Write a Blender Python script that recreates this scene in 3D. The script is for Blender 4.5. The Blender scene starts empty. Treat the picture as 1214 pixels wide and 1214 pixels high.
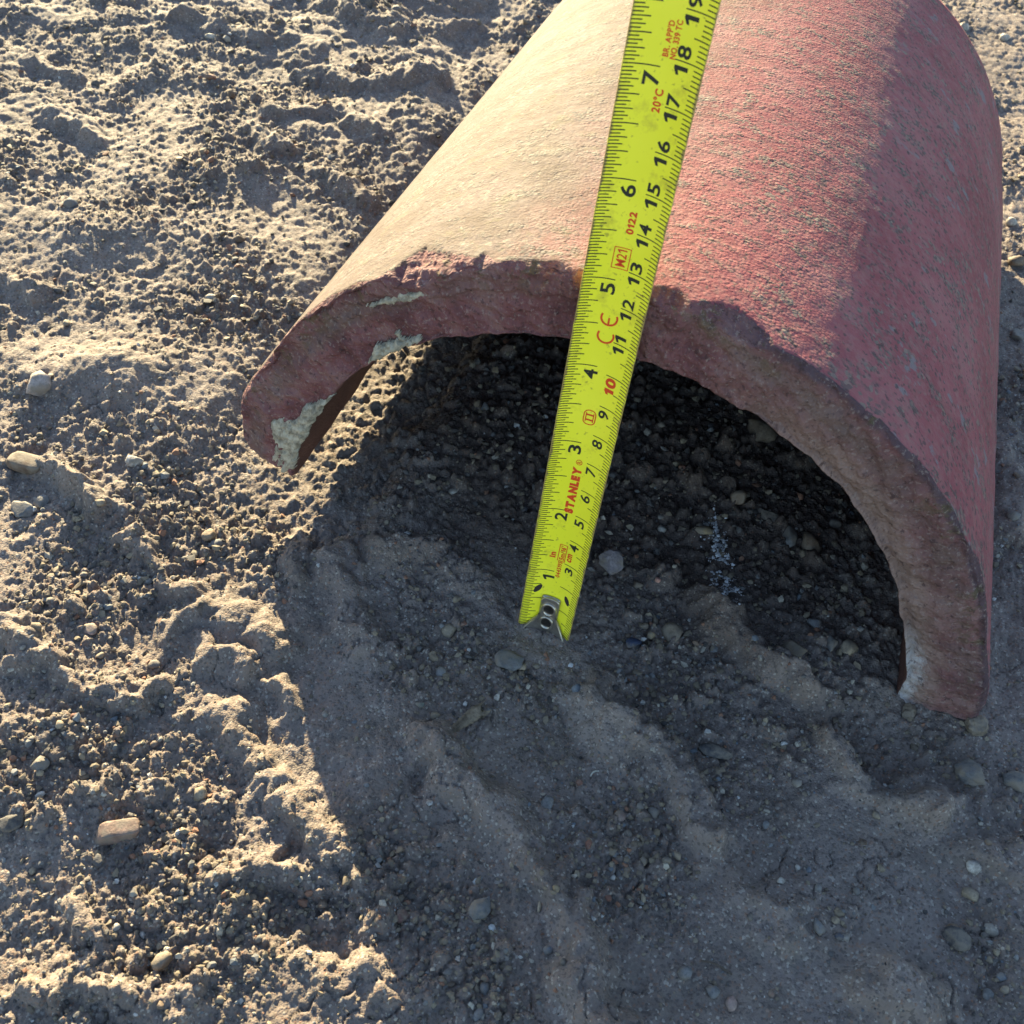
import bpy, bmesh, math, random
import numpy as np
from mathutils import Vector, Matrix

random.seed(7)
RNG = np.random.default_rng(11)
SC = bpy.context.scene
COL = SC.collection
rad = math.radians

# ------------------------------------------------------------------ camera
CAM = np.array([0.02736, -0.21755, 0.2712])
AX = np.array([[0.9415553794, 0.2954347655, -0.1618387061],      # world rows; columns: right, down, forward
               [0.3266309191, -0.6832152266, 0.6530920278],
               [0.0823754218, -0.6677838374, -0.7397831009]])
cam_data = bpy.data.cameras.new("camera")
cam = bpy.data.objects.new("camera", cam_data)
COL.objects.link(cam)
cam_data.sensor_width = 36.0
cam_data.lens = 36.0
cam_data.clip_start = 0.01
cam_data.clip_end = 200.0
m = Matrix.Identity(4)
for r in range(3):
    m[r][0] = AX[r, 0]; m[r][1] = -AX[r, 1]; m[r][2] = -AX[r, 2]; m[r][3] = CAM[r]
cam.matrix_world = m
cam_data.dof.use_dof = True
cam_data.dof.focus_distance = 0.335
cam_data.dof.aperture_fstop = 40.0
SC.camera = cam

# ------------------------------------------------------------------ sky, sun, exposure
SUN_EL = rad(15.0)
SUN_H = np.array([-0.605, 0.796]); SUN_H /= np.linalg.norm(SUN_H)
world = bpy.data.worlds.new("World")
SC.world = world
world.use_nodes = True
wn = world.node_tree
bg = wn.nodes["Background"]
sky = wn.nodes.new("ShaderNodeTexSky")
sky.sky_type = 'NISHITA'
sky.sun_disc = False
sky.sun_elevation = SUN_EL
sky.sun_rotation = math.atan2(SUN_H[0], SUN_H[1])
sky.air_density = 1.0
sky.dust_density = 0.6
sky.ozone_density = 1.3
wn.links.new(sky.outputs[0], bg.inputs[0])
bg.inputs[1].default_value = 0.078
sun_data = bpy.data.lights.new("sun", 'SUN')
sun_data.energy = 5.0
sun_data.angle = rad(0.5)
sun_data.color = (1.0, 0.845, 0.51)
sun = bpy.data.objects.new("sun", sun_data)
COL.objects.link(sun)
sv = Vector((SUN_H[0] * math.cos(SUN_EL), SUN_H[1] * math.cos(SUN_EL), math.sin(SUN_EL)))
sun.rotation_euler = sv.to_track_quat('Z', 'Y').to_euler()
sun.location = sv * 3
SC.view_settings.view_transform = 'Standard'
SC.view_settings.look = 'None'
SC.view_settings.gamma = 1.0
SC.view_settings.exposure = 2.5

# ------------------------------------------------------------------ helpers
def at(px, py, z=0.0):
    """the point of the ground seen at this spot of the photograph"""
    d = AX @ np.array([(px - 607) / 1214, (py - 607) / 1214, 1.0])
    t = (z - CAM[2]) / d[2]
    return CAM + d * t

def px_size(p):
    return float(AX[:, 2] @ (np.asarray(p) - CAM)) / 1214.0

def tag(o, label, cat, group=None, kind=None):
    if label: o["label"] = label
    if cat: o["category"] = cat
    if group: o["group"] = group
    if kind: o["kind"] = kind
    return o

def link(name, me, mat=None, parent=None):
    o = bpy.data.objects.new(name, me)
    COL.objects.link(o)
    if mat is not None and not me.materials:
        me.materials.append(mat)
    if parent is not None:
        o.parent = parent
    return o

def mesh_np(name, co, faces, smooth=True):
    """faces: (n,k) int array, all of one size"""
    co = np.ascontiguousarray(co, dtype=np.float32)
    faces = np.ascontiguousarray(faces, dtype=np.int32)
    n, k = faces.shape
    me = bpy.data.meshes.new(name)
    me.vertices.add(len(co))
    me.vertices.foreach_set("co", co.ravel())
    me.loops.add(n * k)
    me.loops.foreach_set("vertex_index", faces.ravel())
    me.polygons.add(n)
    me.polygons.foreach_set("loop_start", np.arange(0, n * k, k, dtype=np.int32))
    me.polygons.foreach_set("loop_total", np.full(n, k, dtype=np.int32))
    me.polygons.foreach_set("use_smooth", np.full(n, smooth, dtype=bool))
    me.update(calc_edges=True)
    me.validate()
    return me

def hash2(ix, iy, seed):
    U = np.uint32
    h = ix.astype(np.int32).view(U) * U(374761393) + iy.astype(np.int32).view(U) * U(668265263) + U((seed * 1442695041) & 0xFFFFFFFF)
    h = (h ^ (h >> U(13))) * U(1274126177)
    h = (h ^ (h >> U(16))) * U(2246822519)
    h = h ^ (h >> U(15))
    return (h & U(0xFFFFFF)).astype(np.float32) * np.float32(1 / 0x1000000)

def noise2(x, y, seed=0):
    x = np.asarray(x, np.float64); y = np.asarray(y, np.float64)
    xi = np.floor(x); yi = np.floor(y)
    fx = (x - xi).astype(np.float32); fy = (y - yi).astype(np.float32)
    u = fx * fx * fx * (fx * (fx * 6 - 15) + 10); v = fy * fy * fy * (fy * (fy * 6 - 15) + 10)
    def g(dx, dy):
        a = hash2(xi + dx, yi + dy, seed) * np.float32(6.2831853)
        return np.cos(a) * (fx - dx) + np.sin(a) * (fy - dy)
    a = g(0, 0); b = g(1, 0); c = g(0, 1); d = g(1, 1)
    return ((a + (b - a) * u) * (1 - v) + (c + (d - c) * u) * v) * 1.5

def fbm(x, y, seed=0, octv=4, gain=0.5):
    s = 0; a = 1.0
    for k in range(octv):
        s = s + a * noise2(x * 2 ** k + 17.3 * k, y * 2 ** k - 9.1 * k, seed + k)
        a *= gain
    return s

def clods(x, y, cell, seed, dens=0.8, power=0.5):
    """rounded crumbs of earth, heights in units of the cell"""
    X = x / cell; Y = y / cell
    xi = np.floor(X); yi = np.floor(Y)
    FX = (X - xi).astype(np.float32); FY = (Y - yi).astype(np.float32)
    out = np.zeros(X.shape, np.float32)
    for dx in (-1, 0, 1):
        for dy in (-1, 0, 1):
            cx = xi + dx; cy = yi + dy
            r1 = hash2(cx, cy, seed); r2 = hash2(cx, cy, seed + 5); r3 = hash2(cx, cy, seed + 9); r4 = hash2(cx, cy, seed + 13)
            px = np.float32(dx + 0.15) + np.float32(0.7) * r1; py = np.float32(dy + 0.15) + np.float32(0.7) * r2
            rr = 0.28 + 0.5 * r3 * r3 + 0.1 * r4
            ang = r4 * 6.283
            ca = np.cos(ang); sa = np.sin(ang)
            ux = (FX - px) * ca + (FY - py) * sa; uy = (FY - py) * ca - (FX - px) * sa
            d2 = (ux * ux + uy * uy * (1 + 0.9 * r1)) / (rr * rr)
            b = np.maximum(0, 1 - d2) ** power * rr * (0.45 + 0.6 * r2) * (r4 < dens)
            out = np.maximum(out, b)
    return out

def sstep(a, b, x):
    t = np.clip((x - a) / (b - a), 0, 1)
    return t * t * (3 - 2 * t)

# ------------------------------------------------------------------ node material helpers
def new_mat(name):
    mt = bpy.data.materials.new(name)
    mt.use_nodes = True
    nt = mt.node_tree
    return mt, nt, nt.nodes["Principled BSDF"]

def nd(nt, typ, **kw):
    n = nt.nodes.new(typ)
    for k, v in kw.items():
        if k.startswith("i_"):
            n.inputs[k[2:].replace("_", " ")].default_value = v
        else:
            setattr(n, k, v)
    return n

def mixc(nt, fac, a, b, mode='MIX'):
    n = nt.nodes.new("ShaderNodeMix"); n.data_type = 'RGBA'; n.blend_type = mode
    for sock, v in ((n.inputs[0], fac), (n.inputs[6], a), (n.inputs[7], b)):
        if isinstance(v, bpy.types.NodeSocket): nt.links.new(v, sock)
        elif isinstance(v, (tuple, list)): sock.default_value = (*v, 1.0) if len(v) == 3 else v
        else: sock.default_value = v
    return n.outputs[2]

def ramp(nt, inp, stops):
    n = nt.nodes.new("ShaderNodeValToRGB")
    e = n.color_ramp.elements
    while len(e) < len(stops): e.new(0.5)
    for el, (p, c) in zip(e, stops):
        el.position = p
        el.color = (c, c, c, 1) if not isinstance(c, (tuple, list)) else (*c, 1)
    nt.links.new(inp, n.inputs[0])
    return n.outputs[0]

def noise_tex(nt, vec, scale, detail=4, rough=0.6, dist=0.0):
    n = nd(nt, "ShaderNodeTexNoise")
    n.inputs["Scale"].default_value = scale; n.inputs["Detail"].default_value = detail
    n.inputs["Roughness"].default_value = rough; n.inputs["Distortion"].default_value = dist
    if vec is not None: nt.links.new(vec, n.inputs["Vector"])
    return n.outputs["Fac"]

def mathn(nt, op, a, b=0.0):
    n = nd(nt, "ShaderNodeMath", operation=op)
    for s, v in ((n.inputs[0], a), (n.inputs[1], b)):
        if isinstance(v, bpy.types.NodeSocket): nt.links.new(v, s)
        else: s.default_value = v
    return n.outputs[0]

def bump(nt, height, strength, dist, normal=None):
    n = nd(nt, "ShaderNodeBump")
    n.inputs["Strength"].default_value = strength; n.inputs["Distance"].default_value = dist
    nt.links.new(height, n.inputs["Height"])
    if normal is not None: nt.links.new(normal, n.inputs["Normal"])
    return n.outputs[0]

# ------------------------------------------------------------------ ground: the lie of the land
MM = 0.001
RIDGES = [  # points in the photograph, half width mm, height mm
    ([(58, 548), (92, 572), (122, 600)], 8, 7.5),
    ([(150, 632), (182, 664)], 6, 4.5),
    ([(196, 690), (232, 706)], 7, 5.0),
    ([(205, 745), (250, 722), (290, 735), (322, 765)], 9, 4.0),
    ([(262, 775), (292, 795)], 8, 4.5),
    ([(5, 752), (35, 775), (66, 796)], 7, 6.0),
    ([(78, 812), (120, 826), (172, 826), (200, 806)], 6, 4.0),
    ([(268, 850), (272, 885), (312, 925), (352, 960), (400, 1004), (440, 1060)], 9, 4.5),
    ([(330, 812), (345, 840)], 7, 4.0),
    ([(248, 1046), (308, 1030), (372, 1042), (432, 1076)], 8, 3.5),
    ([(395, 1150), (440, 1120), (470, 1180)], 9, 3.0),
    ([(90, 1085), (130, 1110)], 8, 4.0),
    ([(50, 1165), (95, 1150), (140, 1175)], 9, 4.5),
    ([(160, 1190), (215, 1195)], 8, 5.0),
    ([(350, 600), (362, 640), (348, 690)], 8, 4.0),
    ([(398, 655), (415, 720), (430, 770)], 11, 5.0),
    ([(825, 707), (862, 744), (916, 788), (957, 830)], 8, 8.0),
    ([(977, 878), (1015, 905), (1052, 926)], 8, 7.0),
    ([(1075, 940), (1105, 955)], 10, 8.5),
    ([(700, 830), (780, 900), (850, 985)], 13, 8.5),
    ([(846, 975), (858, 990)], 11, 6.0),
    ([(512, 880), (540, 905), (590, 957), (626, 1016), (677, 1092), (694, 1161), (720, 1214)], 10, 7.0),
    ([(900, 1060), (945, 1085)], 13, 5.0),
    ([(1045, 1165), (1100, 1185)], 13, 6.0),
    ([(1165, 1012), (1214, 1020)], 8, 4.0),
    ([(455, 650), (520, 665), (570, 690)], 9, 4.5),
    ([(620, 755), (690, 790), (745, 850)], 10, 2.5),
    ([(1180, 520), (1195, 640)], 10, 4.0),
    ([(60, 130), (110, 165)], 11, 6.0),
    ([(40, 70), (90, 92)], 9, 4.0),
    ([(300, 160), (335, 185)], 10, 6.0),
    ([(325, 140), (400, 135), (450, 160)], 11, 5.0),
    ([(395, 215), (425, 235)], 11, 6.0),
    ([(410, 20), (470, 35), (560, 30)], 12, 5.0),
    ([(220, 20), (300, 45)], 12, 5.0),
    ([(350, 85), (440, 105), (520, 100)], 10, 5.0),
    ([(0, 330), (40, 350)], 9, 5.0),
]
MOUNDS = [  # centre px, radii px x/y, height mm
    ((110, 440), (95, 32), 6.0), ((250, 1000), (30, 22), -3.0), ((255, 905), (45, 30), -3.5),
    ((150, 760), (55, 40), -3.0), ((110, 650), (40, 40), -3.0), ((1125, 1100), (42, 42), -6.5),
    ((340, 1085), (45, 25), -4.0), ((395, 1110), (25, 30), -3.0), ((360, 1010), (8, 8), -3.0),
    ((346, 1012), (7, 9), -3.0), ((500, 915), (8, 8), -3.0), ((890, 945), (48, 60), -6.0),
    ((755, 1000), (60, 55), -4.0), ((1040, 880), (55, 35), -5.0), ((990, 780), (60, 40), 3.0),
    ((640, 870), (60, 55), -4.0), ((300, 870), (25, 20), -3.0), ((820, 800), (60, 45), -2.5),
    ((560, 570), (120, 60), -2.0), ((300, 210), (70, 25), 4.0), ((150, 280), (80, 30), 4.0),
]
CRUMBLY = [((760, 1000), 62), ((560, 1150), 80), ((880, 950), 65), ((1180, 1120), 60), ((800, 760), 60), ((960, 700), 120),
           ((540, 780), 60), ((450, 1010), 70), ((600, 480), 160), ((840, 560), 120), ((380, 520), 50), ((620, 800), 40),
           ((150, 900), 120), ((250, 1110), 110), ((60, 700), 70), ((230, 560), 110), ((1000, 1090), 40)]
SMOOTH = [((430, 720), 55), ((850, 980), 50), ((1050, 1000), 90), ((700, 850), 45), ((560, 930), 50), ((920, 1080), 80),
          ((1060, 1165), 70), ((660, 1090), 45), ((700, 1160), 60), ((400, 860), 60), ((860, 730), 40), ((330, 1010), 40),
          ((290, 740), 40), ((100, 575), 40), ((640, 770), 35)]

def polyline_dist(x, y, pts):
    d = np.full(x.shape, 9.0, np.float32)
    for (ax, ay), (bx, by) in zip(pts[:-1], pts[1:]):
        vx, vy = bx - ax, by - ay
        t = np.clip(((x - ax) * vx + (y - ay) * vy) / (vx * vx + vy * vy + 1e-12), 0, 1)
        d = np.minimum(d, np.hypot(x - ax - t * vx, y - ay - t * vy))
    return d

def blob(x, y, c, r_px):
    p = at(*c); r = r_px * px_size(p)
    return np.exp(-((x - p[0]) ** 2 + (y - p[1]) ** 2) / (r * r))

def ground_fields(x, y):
    x = np.asarray(x, np.float64); y = np.asarray(y, np.float64)
    wx0, wy0 = x + 0.0009 * noise2(x / .005, y / .005, 75), y + 0.0009 * noise2(x / .005, y / .005, 76)
    wx = x + 0.004 * noise2(x / .03, y / .03, 69) + 0.0035 * noise2(x / .012, y / .012, 71) + 0.0012 * noise2(x / .004, y / .004, 72)
    wy = y + 0.004 * noise2(x / .03, y / .03, 70) + 0.0035 * noise2(x / .012, y / .012, 73) + 0.0012 * noise2(x / .004, y / .004, 74)
    crumb = 0.40 + 0.75 * fbm(x / .055, y / .055, 3, 3) + 0.25 * noise2(x / .016, y / .016, 4)
    for c, r in CRUMBLY: crumb = crumb + 0.75 * blob(x, y, c, r)
    for c, r in SMOOTH: crumb = crumb - 0.9 * blob(x, y, c, r)
    far = sstep(0.12, 0.4, y) * sstep(-0.05, -0.2, x)
    crumb = crumb + 0.04 * far
    inside = sstep(0.105, 0.095, np.abs(x)) * sstep(-0.01, 0.02, y) * sstep(0.30, 0.27, y)
    crumb = np.clip(crumb + 0.33 * inside, 0.0, 1.0)
    h = 0.0035 * fbm(x / .16, y / .16, 21, 3) + 0.0013 * fbm(x / .045, y / .045, 25, 3)
    h = h * (1 + 0.5 * far) + far * 0.0034 * fbm(x / .04, y / .032, 28, 4)
    feat = np.zeros(x.shape)
    for pts, w, hh in RIDGES:
        q = [at(*p)[:2] for p in pts]
        qa = np.array(q); e_ = w * MM * 1.2
        near = np.nonzero((wx > qa[:, 0].min() - e_) & (wx < qa[:, 0].max() + e_) & (wy > qa[:, 1].min() - e_) & (wy < qa[:, 1].max() + e_))[0]
        if not len(near): continue
        d = polyline_dist(wx[near], wy[near], q) / (w * MM)
        mod = np.clip(0.98 + 0.5 * noise2(wx[near] / .017, wy[near] / .017, 77) + 0.25 * noise2(wx[near] / .006, wy[near] / .006, 78), 0.1, 1.2)
        feat[near] = np.maximum(feat[near], hh * MM * mod * (1 - sstep(0.05, 1.05, d + 0.16 * noise2(x[near] / .007, y[near] / .007, 79))))
    h = h + feat
    for c, (rx, ry), hh in MOUNDS:
        p = at(*c); s = px_size(p)
        ex = AX[:2, 0] / np.linalg.norm(AX[:2, 0]); ey = np.array([-ex[1], ex[0]])
        u = (wx - p[0]) * ex[0] + (wy - p[1]) * ex[1]; v = (wx - p[0]) * ey[0] + (wy - p[1]) * ey[1]
        h = h + hh * MM * np.exp(-(u / (rx * s)) ** 2 - (v / (ry * s * 1.5)) ** 2)
    crumb = crumb * (1 - 0.6 * sstep(0.002, 0.005, feat))
    # where the pipe and the tape stand
    k = np.exp(-((x + 0.005) ** 2 + (y + 0.022) ** 2) / 0.018 ** 2)
    h = h * (1 - k) - 0.0008 * k
    k = np.exp(-((np.abs(x + 0.112) / 0.036) ** 4)) * sstep(-0.03, 0.0, y) * sstep(0.33, 0.25, y)
    h = h * (1 - 0.9 * k) - 0.0090 * k
    gap = k
    k = np.exp(-((np.abs(x - 0.113) / 0.024) ** 4)) * sstep(-0.03, 0.0, y) * sstep(0.33, 0.25, y)
    h = h * (1 - 0.8 * k) + 0.001 * k
    k = np.exp(-((x - 0.155) / 0.028) ** 2) * sstep(-0.04, 0.0, y) * sstep(0.4, 0.25, y)
    h = h + 0.003 * k
    crumb = crumb * (1 - 0.55 * gap); inside = inside * (1 - gap)
    # unseen earth fill added in the pipe's far end to keep light out
    rise = np.sqrt(np.maximum(0, 0.099 ** 2 - x * x)) * sstep(0.185, 0.215, y + 0.01 * noise2(x / .03, y / .03, 88)) * sstep(0.276, 0.268, y)
    h = np.maximum(h, rise - 0.004 * (rise < 0.001))
    # crumbs
    c1 = clods(wx0, wy0, 0.0095, 101, 0.16) * 0.0095
    c2 = clods(wx0, wy0, 0.0042, 131, 0.42) * 0.0042
    c3 = clods(wx0 + .3, wy0, 0.0022, 171, 0.62) * 0.0022
    c4 = clods(wx0, wy0 + .2, 0.0012, 191, 0.75) * 0.0012
    big = sstep(0.45, 0.9, crumb)
    h = h + c1 * (0.04 + 0.5 * big + 0.5 * inside + 0.3 * far) + c2 * (0.04 + 1.05 * crumb) + c3 * (0.06 + 1.05 * crumb) + c4 * (0.22 + 0.85 * crumb)
    h = h + 0.0007 * fbm(x / .006, y / .006, 31, 4, 0.6)
    crk = np.abs(noise2(wx0 / .013, wy0 / .013, 35) + 0.4 * noise2(wx0 / .005, wy0 / .005, 36))
    h = h - 0.0011 * (1 - sstep(0.0, 0.07, crk)) * sstep(-0.1, 0.35, noise2(x / .03, y / .03, 37))
    c5 = clods(wx + .7, wy, 0.024, 211, 0.32, 0.8) * 0.024
    h = h + c5 * far * 0.42
    return h, crumb

def ground_z(x, y):
    h, c = ground_fields(np.atleast_1d(np.array(x, float)), np.atleast_1d(np.array(y, float)))
    return h

def grow_out(d, reach, g=1.35):
    out = []; t = 0.0
    while t < reach:
        d *= g; t += d; out.append(t)
    return np.array(out)

# rows get wider apart and longer with distance, so that far crumbs cost no more than near ones
ys = [-0.195]
while ys[-1] < 0.63: ys.append(ys[-1] + 0.00047 + 0.00135 * (ys[-1] + 0.195))
YS = np.concatenate([(-0.195 - grow_out(0.001, 3.0))[::-1], ys, ys[-1] + grow_out(0.002, 6.0)])
U_IN = np.linspace(0, 1, 880)
U = np.concatenate([(-grow_out(0.002, 6.0))[::-1], U_IN, 1 + grow_out(0.002, 6.0)])
yc = np.clip(YS, -0.195, 0.63)
x_l = -0.125 - 0.80 * (yc + 0.195); x_r = np.full_like(yc, 0.165)
gx = x_l[:, None] + (x_r - x_l)[:, None] * U[None, :]
gy = np.repeat(YS[:, None], len(U), 1)
XS = U
GH, GC = ground_fields(gx.ravel(), gy.ravel())
n_x, n_y = len(XS), len(YS)
print("ground grid", n_x, n_y, n_x * n_y)
idx = np.arange(n_x * n_y).reshape(n_y, n_x)
quads = np.stack([idx[:-1, :-1].ravel(), idx[:-1, 1:].ravel(), idx[1:, 1:].ravel(), idx[1:, :-1].ravel()], 1)
g_me = mesh_np("ground", np.stack([gx.ravel(), gy.ravel(), GH], 1), quads)
at_c = g_me.attributes.new("crumb", 'FLOAT', 'POINT')
at_c.data.foreach_set("value", GC.astype(np.float32))

# shade under the pipe painted into the soil colour: an irregular dark patch
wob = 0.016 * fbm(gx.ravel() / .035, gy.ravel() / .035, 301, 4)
shade_mask = sstep(0.092, 0.060, np.abs(gx.ravel() - 0.012) + wob) * sstep(-0.012, 0.022, gy.ravel() + wob) * sstep(0.29, 0.26, gy.ravel())
at_d = g_me.attributes.new("arch_shade", 'FLOAT', 'POINT')
at_d.data.foreach_set("value", shade_mask.astype(np.float32))

def soil_material():
    mt, nt, bs = new_mat("soil")
    geo = nd(nt, "ShaderNodeNewGeometry").outputs["Position"]
    at_ = nd(nt, "ShaderNodeAttribute", attribute_name="crumb").outputs["Fac"]
    big = noise_tex(nt, geo, 14, 4, 0.6, 0.4)
    mid = noise_tex(nt, geo, 70, 5, 0.65)
    fine = noise_tex(nt, geo, 900, 4, 0.7)
    col = ramp(nt, big, [(0.38, (0.228, 0.184, 0.160)), (0.5, (0.266, 0.217, 0.191)), (0.62, (0.298, 0.245, 0.210))])
    col = mixc(nt, ramp(nt, mid, [(0.49, 0.0), (0.61, 0.65)]), col, (0.175, 0.146, 0.125))
    warm = noise_tex(nt, geo, 33, 4, 0.6)
    col = mixc(nt, ramp(nt, warm, [(0.52, 0.0), (0.63, 0.6)]), col, (0.265, 0.205, 0.165))
    col = mixc(nt, mathn(nt, 'MULTIPLY', at_, 0.55), col, (0.150, 0.120, 0.106))
    # separate sand grains, dark and pale
    vor = nd(nt, "ShaderNodeTexVoronoi"); vor.inputs["Scale"].default_value = 1500
    nt.links.new(geo, vor.inputs["Vector"])
    rnd = nd(nt, "ShaderNodeSeparateColor"); nt.links.new(vor.outputs["Color"], rnd.inputs[0])
    col = mixc(nt, ramp(nt, rnd.outputs[0], [(0.80, 0.0), (0.84, 0.55)]), col, (0.085, 0.072, 0.065))
    col = mixc(nt, ramp(nt, rnd.outputs[1], [(0.92, 0.0), (0.94, 0.6)]), col, (0.50, 0.45, 0.38))
    col = mixc(nt, ramp(nt, rnd.outputs[2], [(0.93, 0.0), (0.95, 0.5)]), col, (0.30, 0.16, 0.10))
    col = mixc(nt, ramp(nt, fine, [(0.3, 0.35), (0.6, 0.0)]), col, (0.12, 0.10, 0.08))
    arch_shade = nd(nt, "ShaderNodeAttribute", attribute_name="arch_shade").outputs["Fac"]
    shade_col = mixc(nt, 1.0, col, (0.56, 0.52, 0.50), 'MULTIPLY')  # darker soil tone standing in for shade under the arch
    col = mixc(nt, arch_shade, col, shade_col)
    col = mixc(nt, 1.0, col, (0.74, 0.73, 0.74), 'MULTIPLY')
    nt.links.new(col, bs.inputs["Base Color"])
    bs.inputs["Roughness"].default_value = 0.88
    bs.inputs["Specular IOR Level"].default_value = 0.28
    vh = mathn(nt, 'SUBTRACT', 1.0, vor.outputs["Distance"])
    hsum = mathn(nt, 'ADD', mathn(nt, 'MULTIPLY', vh, 0.6), fine)
    nt.links.new(bump(nt, hsum, 0.75, 0.0005), bs.inputs["Normal"])
    return mt

SOIL = soil_material()
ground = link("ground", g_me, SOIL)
tag(ground, "bare brown sandy earth, crumbly and printed with ruts, under the broken pipe", None, None, "structure")

# ------------------------------------------------------------------ half pipe
R_OUT, R_IN, PIPE_L = 0.1253, 0.1022, 0.278
AXZ = 0.0008

def noise3(x, y, z, seed=0):
    return (noise2(x + 0.37 * z, y + 0.61 * z, seed) + noise2(y - 0.45 * x + 5.1, z + 0.29 * x, seed + 50) + noise2(z + 3.3 - 0.3 * y, x + 0.2 * y, seed + 90)) * 0.62

def gauss(t, c, w):
    return np.exp(-((t - c) / w) ** 2)

def theta_of(px, py):
    """angle on the front face of a spot in the photograph, degrees from the top towards +x"""
    d = AX @ np.array([(px - 607) / 1214, (py - 607) / 1214, 1.0])
    n = np.array([0.049, 1.0, 0.0617]); o = np.array([0, 0, AXZ])
    t = ((o - CAM) @ n) / (d @ n); h = CAM + d * t
    return math.degrees(math.atan2(h[0], h[2] - AXZ)), math.hypot(h[0], h[2] - AXZ)

def build_pipe():
    TH0, TH1 = -90.2, 90.5
    N = 680
    th = np.linspace(TH0, TH1, N)
    # loop of the wall's section: (distance behind the front face, depth below the outer skin), both 0..1 tagged by side
    T = R_OUT - R_IN
    L = PIPE_L
    outer = np.concatenate([np.linspace(0, 0.012, 22)[1:], 0.012 + (L - 0.012) * (np.linspace(0, 1, 215)[1:] ** 1.2)])
    front = np.linspace(0, T, 40)
    inner = np.concatenate([np.linspace(0, 0.01, 12)[1:], 0.01 + (L - 0.01) * (np.linspace(0, 1, 60)[1:] ** 1.3)])
    back = np.linspace(T, 0, 12)
    yy = np.concatenate([outer[::-1], np.zeros_like(front), inner, np.full(len(back) - 2, L)])
    dd = np.concatenate([np.zeros_like(outer), front, np.full_like(inner, T), back[1:-1]])
    M = len(yy)
    Y, TH = np.meshgrid(yy, th); D, _ = np.meshgrid(dd, th)
    tr = np.radians(TH)
    # arc length coordinates for noise
    ax_, az_ = np.sin(tr) * R_OUT, np.cos(tr) * R_OUT
    # chamfer of the broken front edge: depth along y and along radius by angle
    arc = np.radians(TH) * R_OUT
    jag = np.clip(0.5 + 0.75 * fbm(arc / .009, Y * 0 + 3.3, 41, 5, 0.6), 0.05, 1.5)
    def chip(px0, px1, cy, cr):
        a0 = theta_of(*px0)[0]; a1 = theta_of(*px1)[0]
        mid = (a0 + a1) / 2; hw = abs(a1 - a0) / 2
        s = np.clip(1 - (np.abs(TH - mid + 1.6 * noise2(TH / 3, Y * 0 + 2.2, 45)) / hw) ** 2.0, 0, 1)
        return s * cy, s * cr
    cy = 0.0006 + 0.0009 * jag; cr = 0.0006 + 0.0010 * jag
    for a in (((440, 342), (590, 318), 0.0095, 0.0050), ((505, 325), (550, 318), 0.0125, 0.006), ((345, 385), (450, 335), 0.003, 0.003),
              ((768, 352), (822, 360), 0.0042, 0.004), ((805, 356), (925, 415), 0.0062, 0.0042), ((285, 500), (330, 405), 0.004, 0.004),
              ((600, 318), (690, 320), 0.003, 0.0025), ((1140, 640), (1172, 740), 0.003, 0.003)):
        c0, c1 = chip(*a)
        cy = np.maximum(cy, c0 * (0.55 + 0.75 * jag)); cr = np.maximum(cr, c1 * (0.6 + 0.5 * jag))
    q = Y / cy + D / cr
    k = (q < 1) & ((Y < cy) & (D < cr))
    lift = np.where(k, (1 - q), 0); chipped = k & (lift > 0.12)
    wsum = cy * cr / (cy * cy + cr * cr)
    Y2 = Y + lift * wsum * cr * (0.8 + 0.4 * noise3(arc / .003, D / .003, Y / .003, 43))
    D2 = D + lift * wsum * cy * (0.8 + 0.4 * noise3(arc / .003, D / .003, Y / .003, 44))
    # inner edge worn
    ciy = 0.0010 + 0.0006 * jag; cir = 0.0010 + 0.0007 * jag + 0.004 * sstep(20, 45, TH) * sstep(88, 70, TH)
    Di = T - D
    q = Y / ciy + Di / cir
    k = (q < 1) & (Y < ciy) & (Di < cir)
    lift = np.where(k, 1 - q, 0); wsum = ciy * cir / (ciy ** 2 + cir ** 2)
    Y2 = Y2 + lift * wsum * cir; D2 = D2 - lift * wsum * ciy
    # relief of the broken front face: shallow concentric spalls and roughness
    onface = (np.abs(Y) < 1e-9)
    fr = D / T
    f1 = noise3(arc / .012, D / .007, Y * 0 + .2, 47); f2 = noise3(arc / .004, D / .003, Y * 0 + .2, 48); f3 = noise3(arc / .0015, D / .0015, Y * 0, 49)
    step = 0.0016 * sstep(0.36, 0.42, fr + 0.05 * f1) * sstep(-62, -50, TH) * sstep(8, -2, TH)
    groove = 0.0014 * gauss(fr + 0.06 * f1, 0.3, 0.07) * sstep(-70, -50, TH) * sstep(-15, -30, TH)
    bevel = 0.0022 * sstep(0.55, 1.0, fr + 0.06 * f1) * sstep(5, 35, TH) * sstep(92, 78, TH)
    low = 0.0018 * sstep(0.55, 0.15, fr + 0.05 * f1) * sstep(-80, -60, TH) * sstep(-30, -45, TH)
    dome = 0.0003 * (1 - (2 * fr - 1) ** 2)
    face = step + groove + bevel + low - dome + 0.0009 * f1 + 0.0008 * f2 + 0.0005 * f3 - 0.0011 * np.maximum(0, noise3(arc / .008, D / .006, Y * 0 + 2.2, 46) - 0.15)
    Y2 = Y2 + np.where(onface, face * sstep(0, 0.05, fr) * sstep(0, 0.05, 1 - fr), 0)
    Y2 = Y2 + 0.0012 * noise2(arc / .02, Y * 0 + 7.7, 51) * np.exp(-Y / .01) + 0.0007 * noise2(arc / .005, Y * 0 + 1.7, 52) * np.exp(-Y / .006)
    # outer skin: faint waviness, sand-paper grain, pits
    onout = (D < 1e-9)
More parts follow.
